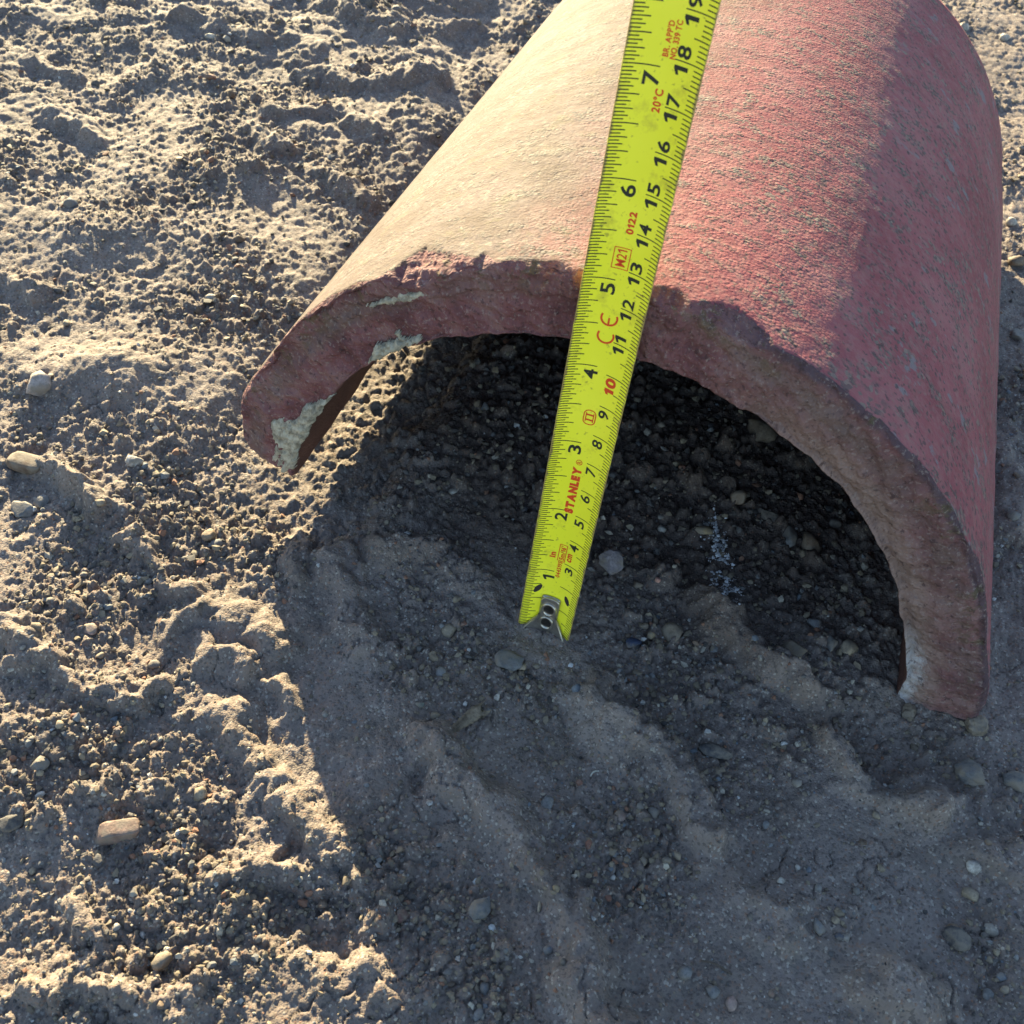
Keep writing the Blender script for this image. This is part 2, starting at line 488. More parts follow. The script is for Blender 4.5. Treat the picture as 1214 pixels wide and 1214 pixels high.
    n1 = noise2(arc / .06, Y / .11, 53) * 0.0002; n2 = noise2(arc / .008, Y / .012, 54) * 0.00005; n3 = noise2(arc / .0042, Y / .0046, 55) * 0.00006 + noise2(arc / .011, Y / .013, 56) * 0.00008
    D2 = D2 - np.where(onout, n1 + n2 + n3, 0)
    onin = np.abs(D - T) < 1e-9
    D2 = D2 + np.where(onin, 0.0005 * noise2(arc / .01, Y / .02, 56), 0) + 0.0004 * noise2(arc / .012, Y * 0 + 4.4, 57) * np.where(onin, np.exp(-Y / .02), 0)
    # the wall spreads a little at its feet
    D2 = D2 - 0.0065 * sstep(-60, -88, TH) - 0.0045 * fr * sstep(66, 89, TH) - 0.0055 * (1 - fr) * sstep(70, 90, TH)
    rr = R_OUT - D2
    x = rr * np.sin(tr); z = AXZ + rr * np.cos(tr)
    # the broken long edges: the wall's foot rises towards its outer skin
    dl = np.clip(1 - fr, 0, 1)
    foot_l = 0.002 + 0.0105 * dl + 0.0012 * noise2(Y2 / .015, dl * 2, 58) + 0.001 * noise2(Y2 / .05, dl, 59)
    foot_r = 0.0040 * dl + 0.0012 * noise2(Y2 / .015, dl * 2, 60)
    kl = sstep(-55, -90, TH); kr = sstep(60, 90, TH)
    z = z + foot_l * kl ** 2 + foot_r * kr ** 2
    # rounded broken corner at the front of the left foot
    cut = sstep(0.02, 0.0, Y2) * sstep(-72, -88, TH)
    x = x + 0.004 * cut * dl
    y = Y2 - (0.049 * x + 0.0617 * (z - AXZ)) * np.clip(1 - Y2 / L, 0, 1)
    co = np.stack([x.ravel(), y.ravel(), z.ravel()], 1)
    ii = np.arange(N * M).reshape(N, M)
    nxt = np.roll(ii, -1, axis=1)
    faces = np.stack([ii[:-1].ravel(), ii[1:].ravel(), nxt[1:].ravel(), nxt[:-1].ravel()], 1)
    u = arc.ravel(); v = Y.ravel(); side = np.where(onout & ~chipped, 0.0, np.where(onface | chipped, 1.0, np.where(onin, 2.0, 3.0))).ravel()
    # feet: bridge outer and inner halves of the end loops
    n_o = len(outer); n_f = len(front); n_i = len(inner)
    extra = []
    for row, flip in ((0, False), (N - 1, True)):
        o_loop = ii[row][:n_o][::-1]; i_loop = ii[row][n_o + n_f:n_o + n_f + n_i]
        f_loop = ii[row][n_o:n_o + n_f]
        # strip: walk both loops by y with quads over n_i steps
        oy = yy[:n_o][::-1]; iy = inner
        pick = [int(np.argmin(np.abs(oy - t))) for t in iy]
        prev_o, prev_i = f_loop[0], f_loop[-1]
        po = 0
        for k_, p_ in enumerate(pick):
            a, b = prev_o, o_loop[p_]
            tri = (prev_o, b, i_loop[k_], prev_i)
            extra.append(tri if flip else tri[::-1])
            prev_o, prev_i = b, i_loop[k_]
    faces = np.concatenate([faces, np.array([e for e in extra if len(set(e)) == 4], dtype=np.int64)])
    me = mesh_np("half_pipe", co, faces)
    for nm, arr in (("arc_u", u), ("arc_v", v), ("side", side), ("depth", (D / T).ravel())):
        a_ = me.attributes.new(nm, 'FLOAT', 'POINT'); a_.data.foreach_set("value", arr.astype(np.float32))
    bm = bmesh.new(); bm.from_mesh(me); bmesh.ops.recalc_face_normals(bm, faces=bm.faces); bm.to_mesh(me); bm.free()
    return me

def pipe_material():
    mt, nt, bs = new_mat("fired_clay")
    L = nt.links
    A = lambda n: nd(nt, "ShaderNodeAttribute", attribute_name=n).outputs["Fac"]
    u, v, side, dep = A("arc_u"), A("arc_v"), A("side"), A("depth")
    comb = nd(nt, "ShaderNodeCombineXYZ"); L.new(u, comb.inputs[0]); L.new(v, comb.inputs[1]); L.new(mathn(nt, 'MULTIPLY', dep, 0.023), comb.inputs[2])
    P = comb.outputs[0]
    def stretch(sx, sy, ang=0.0):
        mp = nd(nt, "ShaderNodeMapping"); mp.inputs["Scale"].default_value = (sx, sy, 1); mp.inputs["Rotation"].default_value = (0, 0, ang)
        L.new(P, mp.inputs["Vector"]); return mp.outputs[0]
    # --- outer skin
    base = ramp(nt, noise_tex(nt, P, 22, 4, 0.6), [(0.36, (0.250, 0.068, 0.080)), (0.5, (0.300, 0.090, 0.102)), (0.62, (0.330, 0.125, 0.132))])
    base = mixc(nt, ramp(nt, noise_tex(nt, P, 260, 4, 0.7), [(0.46, 0.0), (0.62, 0.5)]), base, (0.32, 0.165, 0.155))
    # buff dust on the weathered flank (the left of the pipe has lost its red colour)
    flank = nd(nt, "ShaderNodeMapRange"); flank.interpolation_type = 'SMOOTHSTEP'
    flank.inputs["From Min"].default_value = 0.022; flank.inputs["From Max"].default_value = -0.045
    wob = mathn(nt, 'ADD', u, mathn(nt, 'MULTIPLY', mathn(nt, 'SUBTRACT', noise_tex(nt, P, 30, 4, 0.65), 0.5), 0.06))
    L.new(wob, flank.inputs["Value"])
    buff = ramp(nt, noise_tex(nt, P, 45, 5, 0.65), [(0.37, (0.050, 0.049, 0.036)), (0.48, (0.094, 0.088, 0.074)), (0.56, (0.128, 0.118, 0.108)), (0.64, (0.136, 0.108, 0.102))])
    buff = mixc(nt, ramp(nt, noise_tex(nt, P, 330, 4, 0.7), [(0.46, 0.55), (0.58, 0.0)]), buff, (0.055, 0.050, 0.038))
    base = mixc(nt, mathn(nt, 'MULTIPLY', flank.outputs[0], 0.86), base, buff)
    # grey lichen and lodged grit: clusters of grains drawn out round the barrel
    def cells(scale, ch=0):
        w = nd(nt, "ShaderNodeTexVoronoi"); w.inputs["Scale"].default_value = scale; L.new(P, w.inputs["Vector"])
        q = nd(nt, "ShaderNodeSeparateColor"); L.new(w.outputs["Color"], q.inputs[0])
        return q.outputs[ch], w.outputs["Distance"], q.outputs[(ch + 1) % 3]
    c1, d1, c1b = cells(1050); c2, d2, c2b = cells(620)
    patch = noise_tex(nt, stretch(70, 125, 0.3), 1.0, 5, 0.7, 0.3)
    m1 = mathn(nt, 'MULTIPLY', ramp(nt, patch, [(0.53, 0.0), (0.60, 1.0)]), ramp(nt, c1, [(0.38, 0.0), (0.46, 1.0)]))
    li = m1
    licol = ramp(nt, c1b, [(0.1, (0.055, 0.053, 0.052)), (0.5, (0.125, 0.115, 0.100)), (0.9, (0.240, 0.215, 0.178))])
    base = mixc(nt, mathn(nt, 'MULTIPLY', m1, 0.85), base, licol)
    m2 = mathn(nt, 'MULTIPLY', ramp(nt, noise_tex(nt, stretch(26, 55, -0.2), 1.0, 5, 0.7), [(0.47, 0.0), (0.60, 0.8)]), ramp(nt, c2, [(0.70, 0.0), (0.76, 1.0)]))
    base = mixc(nt, m2, base, ramp(nt, c2b, [(0.2, (0.105, 0.088, 0.085)), (0.8, (0.230, 0.200, 0.165))]))
    m3 = ramp(nt, c1b, [(0.90, 0.0), (0.93, 0.75)])
    base = mixc(nt, m3, base, (0.095, 0.065, 0.068))
    # smooth slate grey scars low on the right flank
    scar = mathn(nt, 'MULTIPLY', ramp(nt, noise_tex(nt, stretch(60, 95, 0.35), 1.0, 4, 0.62), [(0.615, 0.0), (0.64, 0.8)]), ramp(nt, mathn(nt, 'MULTIPLY', u, 5.0), [(0.22, 0.0), (0.35, 1.0)]))
    base = mixc(nt, scar, base, (0.215, 0.195, 0.205))
    ol = ramp(nt, noise_tex(nt, stretch(90, 100), 1.0, 6, 0.75), [(0.545, 0.0), (0.62, 0.7)])
    base = mixc(nt, mathn(nt, 'MULTIPLY', ol, mathn(nt, 'ADD', mathn(nt, 'MULTIPLY', flank.outputs[0], 0.6), 0.12)), base, (0.125, 0.105, 0.060))
    # pits
    vo = nd(nt, "ShaderNodeTexVoronoi"); vo.inputs["Scale"].default_value = 330; L.new(P, vo.inputs["Vector"])
    sc_ = nd(nt, "ShaderNodeSeparateColor"); L.new(vo.outputs["Color"], sc_.inputs[0])
    pit = mathn(nt, 'MULTIPLY', ramp(nt, mathn(nt, 'ADD', vo.outputs["Distance"], mathn(nt, 'MULTIPLY', sc_.outputs[1], 0.22)), [(0.17, 1.0), (0.33, 0.0)]), ramp(nt, sc_.outputs[0], [(0.62, 0.0), (0.70, 1.0)]))
    base = mixc(nt, mathn(nt, 'MULTIPLY', pit, 0.8), base, (0.075, 0.06, 0.065))
    # --- broken face
    f_n = noise_tex(nt, P, 60, 5, 0.65)
    fc = ramp(nt, f_n, [(0.38, (0.135, 0.060, 0.062)), (0.5, (0.205, 0.088, 0.090)), (0.62, (0.255, 0.140, 0.132))])
    ring = ramp(nt, mathn(nt, 'ADD', dep, mathn(nt, 'MULTIPLY', mathn(nt, 'SUBTRACT', noise_tex(nt, P, 70, 4, 0.6), 0.5), 0.5)), [(0.05, 0.0), (0.28, 0.75), (0.42, 0.65), (0.55, 0.0)])
    fc = mixc(nt, mathn(nt, 'MULTIPLY', ring, ramp(nt, noise_tex(nt, P, 25, 4, 0.6), [(0.42, 0.1), (0.6, 0.9)])), fc, (0.175, 0.135, 0.115))
    # dark glassy arris along the outer edge, right half
    rimk = nd(nt, "ShaderNodeMapRange"); rimk.inputs["From Min"].default_value = 0.01; rimk.inputs["From Max"].default_value = 0.04; L.new(u, rimk.inputs["Value"])
    arris = mathn(nt, 'MULTIPLY', ramp(nt, mathn(nt, 'ADD', dep, mathn(nt, 'MULTIPLY', mathn(nt, 'SUBTRACT', noise_tex(nt, P, 160, 4, 0.7), 0.5), 0.16)), [(0.05, 1.0), (0.13, 0.0)]), rimk.outputs[0])
    # paler worn inner rim on the right half
    rgt = nd(nt, "ShaderNodeMapRange"); rgt.inputs["From Min"].default_value = 0.02; rgt.inputs["From Max"].default_value = 0.07; L.new(u, rgt.inputs["Value"])
    worn = mathn(nt, 'MULTIPLY', mathn(nt, 'MULTIPLY', ramp(nt, mathn(nt, 'ADD', dep, mathn(nt, 'MULTIPLY', mathn(nt, 'SUBTRACT', noise_tex(nt, P, 110, 5, 0.7), 0.5), 0.55)), [(0.45, 0.0), (0.75, 1.0)]), rgt.outputs[0]), 0.75)
    fc = mixc(nt, mathn(nt, 'MULTIPLY', mathn(nt, 'MULTIPLY', rgt.outputs[0], ramp(nt, noise_tex(nt, P, 35, 6, 0.75), [(0.44, 0.15), (0.58, 1.0)])), 0.5), fc, (0.200, 0.142, 0.125))
    fc = mixc(nt, worn, fc, (0.315, 0.225, 0.185))
    fc = mixc(nt, mathn(nt, 'MULTIPLY', arris, 0.75), fc, (0.075, 0.055, 0.066))
    wht = nd(nt, "ShaderNodeMapRange"); wht.inputs["From Min"].default_value = 0.152; wht.inputs["From Max"].default_value = 0.174; L.new(u, wht.inputs["Value"])
    wh = mathn(nt, 'MULTIPLY', mathn(nt, 'MULTIPLY', ramp(nt, mathn(nt, 'ADD', dep, mathn(nt, 'MULTIPLY', mathn(nt, 'SUBTRACT', noise_tex(nt, P, 260, 6, 0.8), 0.5), 0.9)), [(0.74, 0.0), (0.90, 1.0)]), wht.outputs[0]), 0.85)
    fc = mixc(nt, wh, fc, (0.50, 0.48, 0.47))
    moss = mathn(nt, 'MULTIPLY', ramp(nt, noise_tex(nt, P, 85, 6, 0.75), [(0.545, 0.0), (0.60, 0.9)]), ramp(nt, dep, [(0.10, 1.0), (0.5, 0.0)]))
    fc = mixc(nt, mathn(nt, 'MULTIPLY', moss, 0.7), fc, (0.105, 0.095, 0.045))
    fc = mixc(nt, ramp(nt, noise_tex(nt, P, 420, 4, 0.7), [(0.56, 0.0), (0.63, 0.7)]), fc, (0.06, 0.036, 0.036))
    fc = mixc(nt, ramp(nt, noise_tex(nt, P, 700, 3, 0.7), [(0.56, 0.0), (0.63, 0.4)]), fc, (0.40, 0.33, 0.29))
    isf = ramp(nt, mathn(nt, 'MULTIPLY', side, 0.25), [(0.10, 0.0), (0.2, 1.0)])
    # inside of the pipe
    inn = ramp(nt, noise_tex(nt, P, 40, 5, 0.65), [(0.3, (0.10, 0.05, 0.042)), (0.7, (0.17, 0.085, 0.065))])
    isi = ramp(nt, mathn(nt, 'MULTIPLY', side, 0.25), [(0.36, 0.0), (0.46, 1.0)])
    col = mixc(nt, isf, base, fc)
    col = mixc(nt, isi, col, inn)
    col = mixc(nt, 1.0, col, (0.74, 0.73, 0.74), 'MULTIPLY')
    L.new(col, bs.inputs["Base Color"])
    rough = mixc(nt, isf, (0.85, 0.85, 0.85), (0.85, 0.85, 0.85))
    L.new(rough, bs.inputs["Roughness"])
    bs.inputs["Specular IOR Level"].default_value = 0.18
    g1 = mathn(nt, 'SUBTRACT', 1.0, mathn(nt, 'MULTIPLY', d1, mathn(nt, 'ADD', 0.4, c1))); g2 = noise_tex(nt, P, 420, 3, 0.6)
    hh = mathn(nt, 'ADD', mathn(nt, 'ADD', g1, mathn(nt, 'MULTIPLY', g2, 0.9)), mathn(nt, 'MULTIPLY', pit, -0.9))
    hh = mathn(nt, 'ADD', hh, mathn(nt, 'MULTIPLY', li, 0.35))
    hm = mathn(nt, 'MAXIMUM', mathn(nt, 'ADD', 0.45, mathn(nt, 'MULTIPLY', ramp(nt, patch, [(0.44, 0.0), (0.6, 1.0)]), 0.5)), mathn(nt, 'MULTIPLY', isf, 1.3))
    L.new(bump(nt, mathn(nt, 'MULTIPLY', hh, hm), 0.6, 0.0005), bs.inputs["Normal"])
    return mt

CLAY = pipe_material()
pipe_me = build_pipe()
pipe = link("half_pipe", pipe_me, CLAY)
tag(pipe, "broken half of a red clay drain pipe lying arched on the bare earth", "pipe")

def simple_mat(name, color, rough=0.7, spec=0.3, metal=0.0, var=0.0, scale=120.0, bumps=0.0):
    mt, nt, bs = new_mat(name)
    tc = nd(nt, "ShaderNodeTexCoord").outputs["Object"]
    c = tuple(color)
    if var > 0:
        n = noise_tex(nt, tc, scale, 5, 0.65)
        lo = tuple(v * (1 - var) for v in c); hi = tuple(min(1, v * (1 + var)) for v in c)
        nt.links.new(ramp(nt, n, [(0.36, lo), (0.5, c), (0.64, hi)]), bs.inputs["Base Color"])
        if bumps > 0:
            nt.links.new(bump(nt, noise_tex(nt, tc, scale * 4, 4, 0.7), bumps, 0.0004), bs.inputs["Normal"])
    else:
        bs.inputs["Base Color"].default_value = (*c, 1)
    bs.inputs["Roughness"].default_value = rough
    bs.inputs["Specular IOR Level"].default_value = spec
    bs.inputs["Metallic"].default_value = metal
    return mt

# cream mortar left on the broken face: crusts of their own, a millimetre or two proud
MORTAR = simple_mat("cream_mortar", (0.31, 0.285, 0.225), 0.9, 0.15, 0, 0.45, 350, 1.0)

def face_point(px, py, off=0.0):
    d = AX @ np.array([(px - 607) / 1214, (py - 607) / 1214, 1.0])
    n = np.array([0.049, 1.0, 0.0617]); o = np.array([0, 0, AXZ])
    t = ((o - CAM) @ n) / (d @ n)
    return CAM + d * t - n / np.linalg.norm(n) * off

def crust(name, outline, thick, label=None):
    """a crust of mortar: an uneven plate over a traced outline lying on the broken face"""
    P2 = [np.array(p, float) for p in outline]
    den = []
    for a, b in zip(P2, P2[1:] + P2[:1]):
        n = max(2, int(np.linalg.norm(b - a) / 3))
        for k in range(n): den.append(a + (b - a) * k / n)
    den = np.array(den)
    lo, hi = den.min(0) - 4, den.max(0) + 4
    st = 1.3
    xs = np.arange(lo[0], hi[0], st); ys = np.arange(lo[1], hi[1], st)
    X, Y = np.meshgrid(xs, ys)
    X = X + 0; Y = Y + 0
    wxx = X + 3.2 * noise2(X / 9, Y / 9, 601) + 1.6 * noise2(X / 3.5, Y / 3.5, 603)
    wyy = Y + 3.2 * noise2(X / 9, Y / 9, 602) + 1.6 * noise2(X / 3.5, Y / 3.5, 604)
    inside = np.zeros(X.shape, bool)
    m_ = len(P2); j = m_ - 1
    for i in range(m_):
        a, b = P2[i], P2[j]
        c = ((a[1] > wyy) != (b[1] > wyy)) & (wxx < (b[0] - a[0]) * (wyy - a[1]) / (b[1] - a[1] + 1e-9) + a[0])
        inside ^= c; j = i
    dist = np.full(X.shape, 99.0)
    for q in den: dist = np.minimum(dist, np.hypot(wxx - q[0], wyy - q[1]))
    hgt = np.where(inside, thick * np.minimum(1, dist / 4) ** 0.6 * (0.75 + 0.5 * noise2(X / 6, Y / 6, 605) + 0.35 * noise2(X / 2.2, Y / 2.2, 606)), -0.001)
    keep = inside.copy()
    keep[:-1] |= inside[1:]; keep[1:] |= inside[:-1]; keep[:, :-1] |= inside[:, 1:]; keep[:, 1:] |= inside[:, :-1]
    idm = -np.ones(X.shape, int); co = []
    for r in range(X.shape[0]):
        for c in range(X.shape[1]):
            if keep[r, c]:
                idm[r, c] = len(co); co.append(face_point(X[r, c], Y[r, c], float(hgt[r, c])))
    fs = []
    for r in range(X.shape[0] - 1):
        for c in range(X.shape[1] - 1):
            q = (idm[r, c], idm[r + 1, c], idm[r + 1, c + 1], idm[r, c + 1])
            if min(q) >= 0: fs.append(q)
    me = mesh_np(name, np.array(co), np.array(fs))
    o = link(name, me, MORTAR, pipe)
    if label: o["label"] = label
    return o

crust("mortar_patch", [(321, 502), (334, 494), (352, 498), (362, 480), (380, 476), (398, 466), (372, 498), (356, 530), (348, 556), (338, 558), (324, 544), (328, 522)], 0.0022, "cream mortar crust near the left foot of the arch")
crust("mortar_patch", [(446, 408), (462, 405), (480, 402), (498, 400), (500, 404), (474, 414), (450, 424), (436, 432)], 0.0018, "small cream mortar crust on the inner edge, upper left")
crust("mortar_patch", [(466, 350), (500, 345), (516, 349), (486, 357), (450, 362), (430, 366)], 0.0008, "thin pale smear below the chipped upper edge")
crust("mortar_patch", [(467, 395), (474, 395), (484, 404), (476, 405)], 0.0010)

# ------------------------------------------------------------------ tape measure
TA = np.array([-0.01398, -0.0242, 0.0000]); TD = np.array([0.0015, 0.1124, 0.99366]); TD /= np.linalg.norm(TD)
TE = np.array([17.30, -0.56, -0.07]) * MM
TE = TE - TD * (TE @ TD)
T_W, T_CH = 0.019, float(np.linalg.norm(TE))
TE /= T_CH
TN = np.cross(TD, TE)
if TN[1] > 0: TN = -TN
al = 0.75
for _ in range(40): al = al - (math.sin(al) / al - T_CH / T_W) / ((al * math.cos(al) - math.sin(al)) / al ** 2)
T_R = T_W / 2 / al
T_LEN = 0.36
def tape_pt(s, c, off=0.0):
    """s along the blade, c across it from the inch edge (mm), off above the printed side (mm)"""
    a = (c * MM - T_W / 2) / T_R
    rr = T_R - off * MM
    q = TA + TE * (T_CH / 2) + TD * (s * MM) + TN * (T_R * math.cos(al))
    # gentle sideways bow of the hand held blade
    return q + TE * (rr * math.sin(a)) - TN * (rr * math.cos(a))

tape = bpy.data.objects.new("tape_measure", None); COL.objects.link(tape)
tape.location = Vector(TA + TE * T_CH / 2)
TINV = Matrix.Translation(-tape.location)
tag(tape, "yellow steel tape measure blade standing upright in front of the pipe arch", "tape measure")

def tape_mesh(name, verts, faces, mat, parent, smooth=False):
    me = bpy.data.meshes.new(name)
    me.from_pydata([Vector(v) - tape.location for v in verts], [], faces)
    if smooth:
        for p in me.polygons: p.use_smooth = True
    me.update()
    return link(name, me, mat, parent)

def blade_material():
    mt, nt, bs = new_mat("yellow_lacquered_steel")
    tc = nd(nt, "ShaderNodeTexCoord").outputs["Object"]
    uvn = nd(nt, "ShaderNodeAttribute", attribute_name="across").outputs["Fac"]
    base = ramp(nt, noise_tex(nt, tc, 40, 3, 0.5), [(0.4, (0.84, 0.80, 0.030)), (0.6, (0.88, 0.83, 0.042))])
    st = noise_tex(nt, tc, 130, 5, 0.7)
    base = mixc(nt, ramp(nt, st, [(0.56, 0.0), (0.68, 0.5)]), base, (0.48, 0.40, 0.04))
    sp = noise_tex(nt, tc, 700, 3, 0.6)
    base = mixc(nt, ramp(nt, sp, [(0.63, 0.0), (0.70, 0.5)]), base, (0.20, 0.17, 0.04))
    edge = mathn(nt, 'ABSOLUTE', mathn(nt, 'SUBTRACT', uvn, 0.5))
    em = mathn(nt, 'ADD', edge, mathn(nt, 'MULTIPLY', mathn(nt, 'SUBTRACT', noise_tex(nt, tc, 260, 5, 0.75), 0.5), 0.16))
    base = mixc(nt, ramp(nt, em, [(0.462, 0.0), (0.495, 0.85)]), base, (0.24, 0.14, 0.075))
    nt.links.new(base, bs.inputs["Base Color"])
    bs.inputs["Roughness"].default_value = 0.34
    bs.inputs["Specular IOR Level"].default_value = 0.45
    return mt

BLADE = blade_material()
INK = simple_mat("black_ink", (0.022, 0.024, 0.018), 0.55, 0.3)
REDINK = simple_mat("red_ink", (0.66, 0.06, 0.014), 0.55, 0.3)
STEEL = simple_mat("nickel_steel", (0.36, 0.32, 0.275), 0.28, 0.5, 0.75, 0.18, 300)
STEEL_DARK = simple_mat("worn_steel", (0.10, 0.09, 0.085), 0.35, 0.5, 0.9, 0.3, 400)
HOLE = simple_mat("dark_hole", (0.035, 0.028, 0.026), 0.8, 0.2)

def build_blade():
    NS, NC = 200, 24
    vs, fs, across = [], [], []
    for side, off in ((0, 0.0), (1, -0.14)):
        for i in range(NS + 1):
            s = 0.3 + (T_LEN * 1000 - 0.3) * i / NS
            for k in range(NC + 1):
                c = 19.0 * k / NC
                s_ = s
                if i == 0: s_ = s + 0.9 * max(0, 1 - min(c, 19 - c) / 1.0) ** 2
                vs.append(tape_pt(s_, c, off)); across.append(k / NC)
    o2 = (NS + 1) * (NC + 1); w = NC + 1
    for i in range(NS):
        for k in range(NC):
            a = i * w + k
            fs.append((a, a + 1, a + w + 1, a + w)); b = a + o2
            fs.append((b, b + w, b + w + 1, b + 1))
    for i in range(NS):
        a = i * w; fs.append((a, a + w, a + w + o2, a + o2)); a += NC; fs.append((a, a + o2, a + w + o2, a + w))
    for k in range(NC):
        fs.append((k, k + o2, k + 1 + o2, k + 1)); a = NS * w + k; fs.append((a, a + 1, a + 1 + o2, a + o2))
    o = tape_mesh("blade", vs, fs, BLADE, tape, True)
    a_ = o.data.attributes.new("across", 'FLOAT', 'POINT'); a_.data.foreach_set("value", np.array(across, np.float32))
    return o
blade = build_blade()

def marks(name, rects, mat):
    """printed lines: (s0, s1, c0, c1) in mm, laid 0.03 mm over the lacquer"""
    vs, fs = [], []
    for s0, s1, c0, c1 in rects:
        n = max(1, int(abs(c1 - c0) / 0.7)) if abs(c1 - c0) > 0.7 else 1
        b = len(vs)
        for k in range(n + 1):
            c = c0 + (c1 - c0) * k / n
            vs.append(tape_pt(s0, c, 0.03)); vs.append(tape_pt(s1, c, 0.03))
        for k in range(n):
            fs.append((b + 2 * k, b + 2 * k + 1, b + 2 * k + 3, b + 2 * k + 2))
    return tape_mesh(name, vs, fs, mat, tape)

inch, centi = [], []
for i in range(1, int(T_LEN * 1000 / 25.4 * 32)):
    s = i * 25.4 / 32
    ln = 8.4 if i % 32 == 0 else 6.3 if i % 16 == 0 else 5.2 if i % 8 == 0 else 4.4 if i % 4 == 0 else 3.6 if i % 2 == 0 else 2.7
    inch.append((s - 0.14, s + 0.14, 0.15, ln))
for i in range(1, int(T_LEN * 1000)):
    ln = 7.6 if i % 10 == 0 else 4.4 if i % 5 == 0 else 2.7
    centi.append((i - 0.13, i + 0.13, 18.85 - ln, 18.85))
marks("inch_scale", inch, INK)
marks("centimetre_scale", centi, INK)

GLYPH = {}
def glyph(ch, bold):
    """one character as (bmesh data, x0, x1, y0, y1); the numeral 1 is drawn here with its flag"""
    key = (ch, bold)
    if key in GLYPH: return GLYPH[key]
    if ch == '1':
        t = 0.055 + bold
        P_ = [(0.34 - 2 * t, 0.0), (0.34, 0.0), (0.34, 0.70), (0.34 - 1.5 * t, 0.70), (0.02, 0.56), (0.02, 0.56 - 1.7 * t), (0.34 - 2 * t, 0.70 - 2.6 * t)]
        r = (P_, [(0, 1, 2, 3, 6), (3, 4, 5, 6)])
    else:
        cu = bpy.data.curves.new("glyph", 'FONT')
        cu.body = ch; cu.size = 1.0; cu.offset = bold; cu.resolution_u = 3
        tmp = bpy.data.objects.new("glyph", cu); COL.objects.link(tmp)
        dg = bpy.context.evaluated_depsgraph_get()
        me = bpy.data.meshes.new_from_object(tmp.evaluated_get(dg))
        bpy.data.objects.remove(tmp); bpy.data.curves.remove(cu)
        r = ([(v.co.x, v.co.y) for v in me.vertices], [tuple(p.vertices) for p in me.polygons])
        bpy.data.meshes.remove(me)
    xs = [p[0] for p in r[0]] or [0, 0.2]
    GLYPH[key] = (r[0], r[1], min(xs), max(xs))
    return GLYPH[key]

def text(name, body, s, c, cap, mat, bold=0.03, width=None):
    bold = bold + 0.015 if mat is REDINK else bold - 0.011
    """lettering reading up the blade: starts at s (mm), cap height spans c -+ cap/2 across"""
    V, F, x = [], [], 0.0
    for ch in body:
        if ch == ' ':
            x += 0.22; continue
        gv, gf, g0, g1 = glyph(ch, bold)
        b = len(V)
        V += [(p[0] - g0 + x, p[1]) for p in gv]; F += [tuple(q + b for q in f) for f in gf]
        x += g1 - g0 + 0.07
    bm = bmesh.new()
    vs_ = [bm.verts.new((p[0], p[1], 0)) for p in V]
    for f in F:
        try: bm.faces.new([vs_[q] for q in f])
        except ValueError: pass
    xs = [p[0] for p in V]; ysv = [p[1] for p in V]
    x0, x1, y0, y1 = min(xs), max(xs), min(ysv), max(ysv)
    k = cap / (y1 - y0); kx = k if width is None else width / (x1 - x0)
    for v in bm.verts:
        v.co = ((v.co.x - x0) * kx, (v.co.y - (y0 + y1) / 2) * k, 0)
    y = -cap / 2 + 0.5
    while y < cap / 2:
        bmesh.ops.bisect_plane(bm, geom=bm.verts[:] + bm.edges[:] + bm.faces[:], plane_co=(0, y, 0), plane_no=(0, 1, 0))
        y += 0.5
    vs = [tape_pt(s + v.co.x, c - v.co.y, 0.035) for v in bm.verts]
    bm.verts.index_update()
    fs = [[v.index for v in f.verts] for f in bm.faces]
    bm.free()
    return tape_mesh(name, vs, fs, mat, tape)

def ring(name, s0, s1, c0, c1, r, lw, mat):
    """outline of a box with rounded corners"""
    out = []
    for (cs, cc, a0) in ((s1 - r, c1 - r, 0), (s0 + r, c1 - r, 90), (s0 + r, c0 + r, 180), (s1 - r, c0 + r, 270)):
        for k in range(5):
            a = rad(a0 + 22.5 * k); out.append((cs, cc, math.cos(a), math.sin(a)))
    den = []
    for (a, b) in zip(out, out[1:] + out[:1]):
        n = 4
        for k in range(n): den.append(tuple(a[q] + (b[q] - a[q]) * k / n for q in range(4)))
    vs, fs = [], []
    for cs, cc, ds, dc in den:
        vs.append(tape_pt(cs + ds * r, cc + dc * r, 0.035)); vs.append(tape_pt(cs + ds * (r - lw), cc + dc * (r - lw), 0.035))
    n = len(den)
    for k in range(n):
        a = 2 * k; b = 2 * ((k + 1) % n); fs.append((a, b, b + 1, a + 1))
    return tape_mesh(name, vs, fs, mat, tape)

for i in range(1, 14):
    text("numeral", str(i), i * 25.4 - (4.1 if i < 10 else 5.2), 7.0, 3.7, INK, 0.032, 3.0 if i < 10 and i > 1 else 2.0 if i == 1 else 4.4)
for i in range(3, 35):
    t_ = str(i)
    if i % 10 == 0:
        text("numeral", t_, i * 10 - 5.6, 13.0, 3.2, REDINK, 0.032, 5.2)
    elif i < 10:
        text("numeral", t_, i * 10 - 3.6, 13.0, 3.3 if i > 3 else 2.8, INK, 0.03, 2.6)
    else:
        text("numeral", t_[0], i * 10 - 2.9, 13.0, 3.3, INK, 0.034, 1.9)
        text("numeral", t_[1], i * 10 + 0.5, 13.0, 3.3, INK, 0.034, 2.6 if t_[1] != '1' else 1.9)
text("lettering", "0445195", 23.4, 9.7, 1.5, REDINK, 0.02, 6.9)
text("lettering", "5m/16'", 31.0, 9.8, 1.7, REDINK, 0.025, 5.8)
ring("lettering_frame", 30.4, 37.4, 8.5, 11.0, 0.2, 0.24, REDINK)
text("lettering", "in", 31.2, 6.9, 1.9, REDINK, 0.03, 2.3)
text("lettering", "cm", 31.4, 12.3, 1.6, REDINK, 0.03, 3.4)
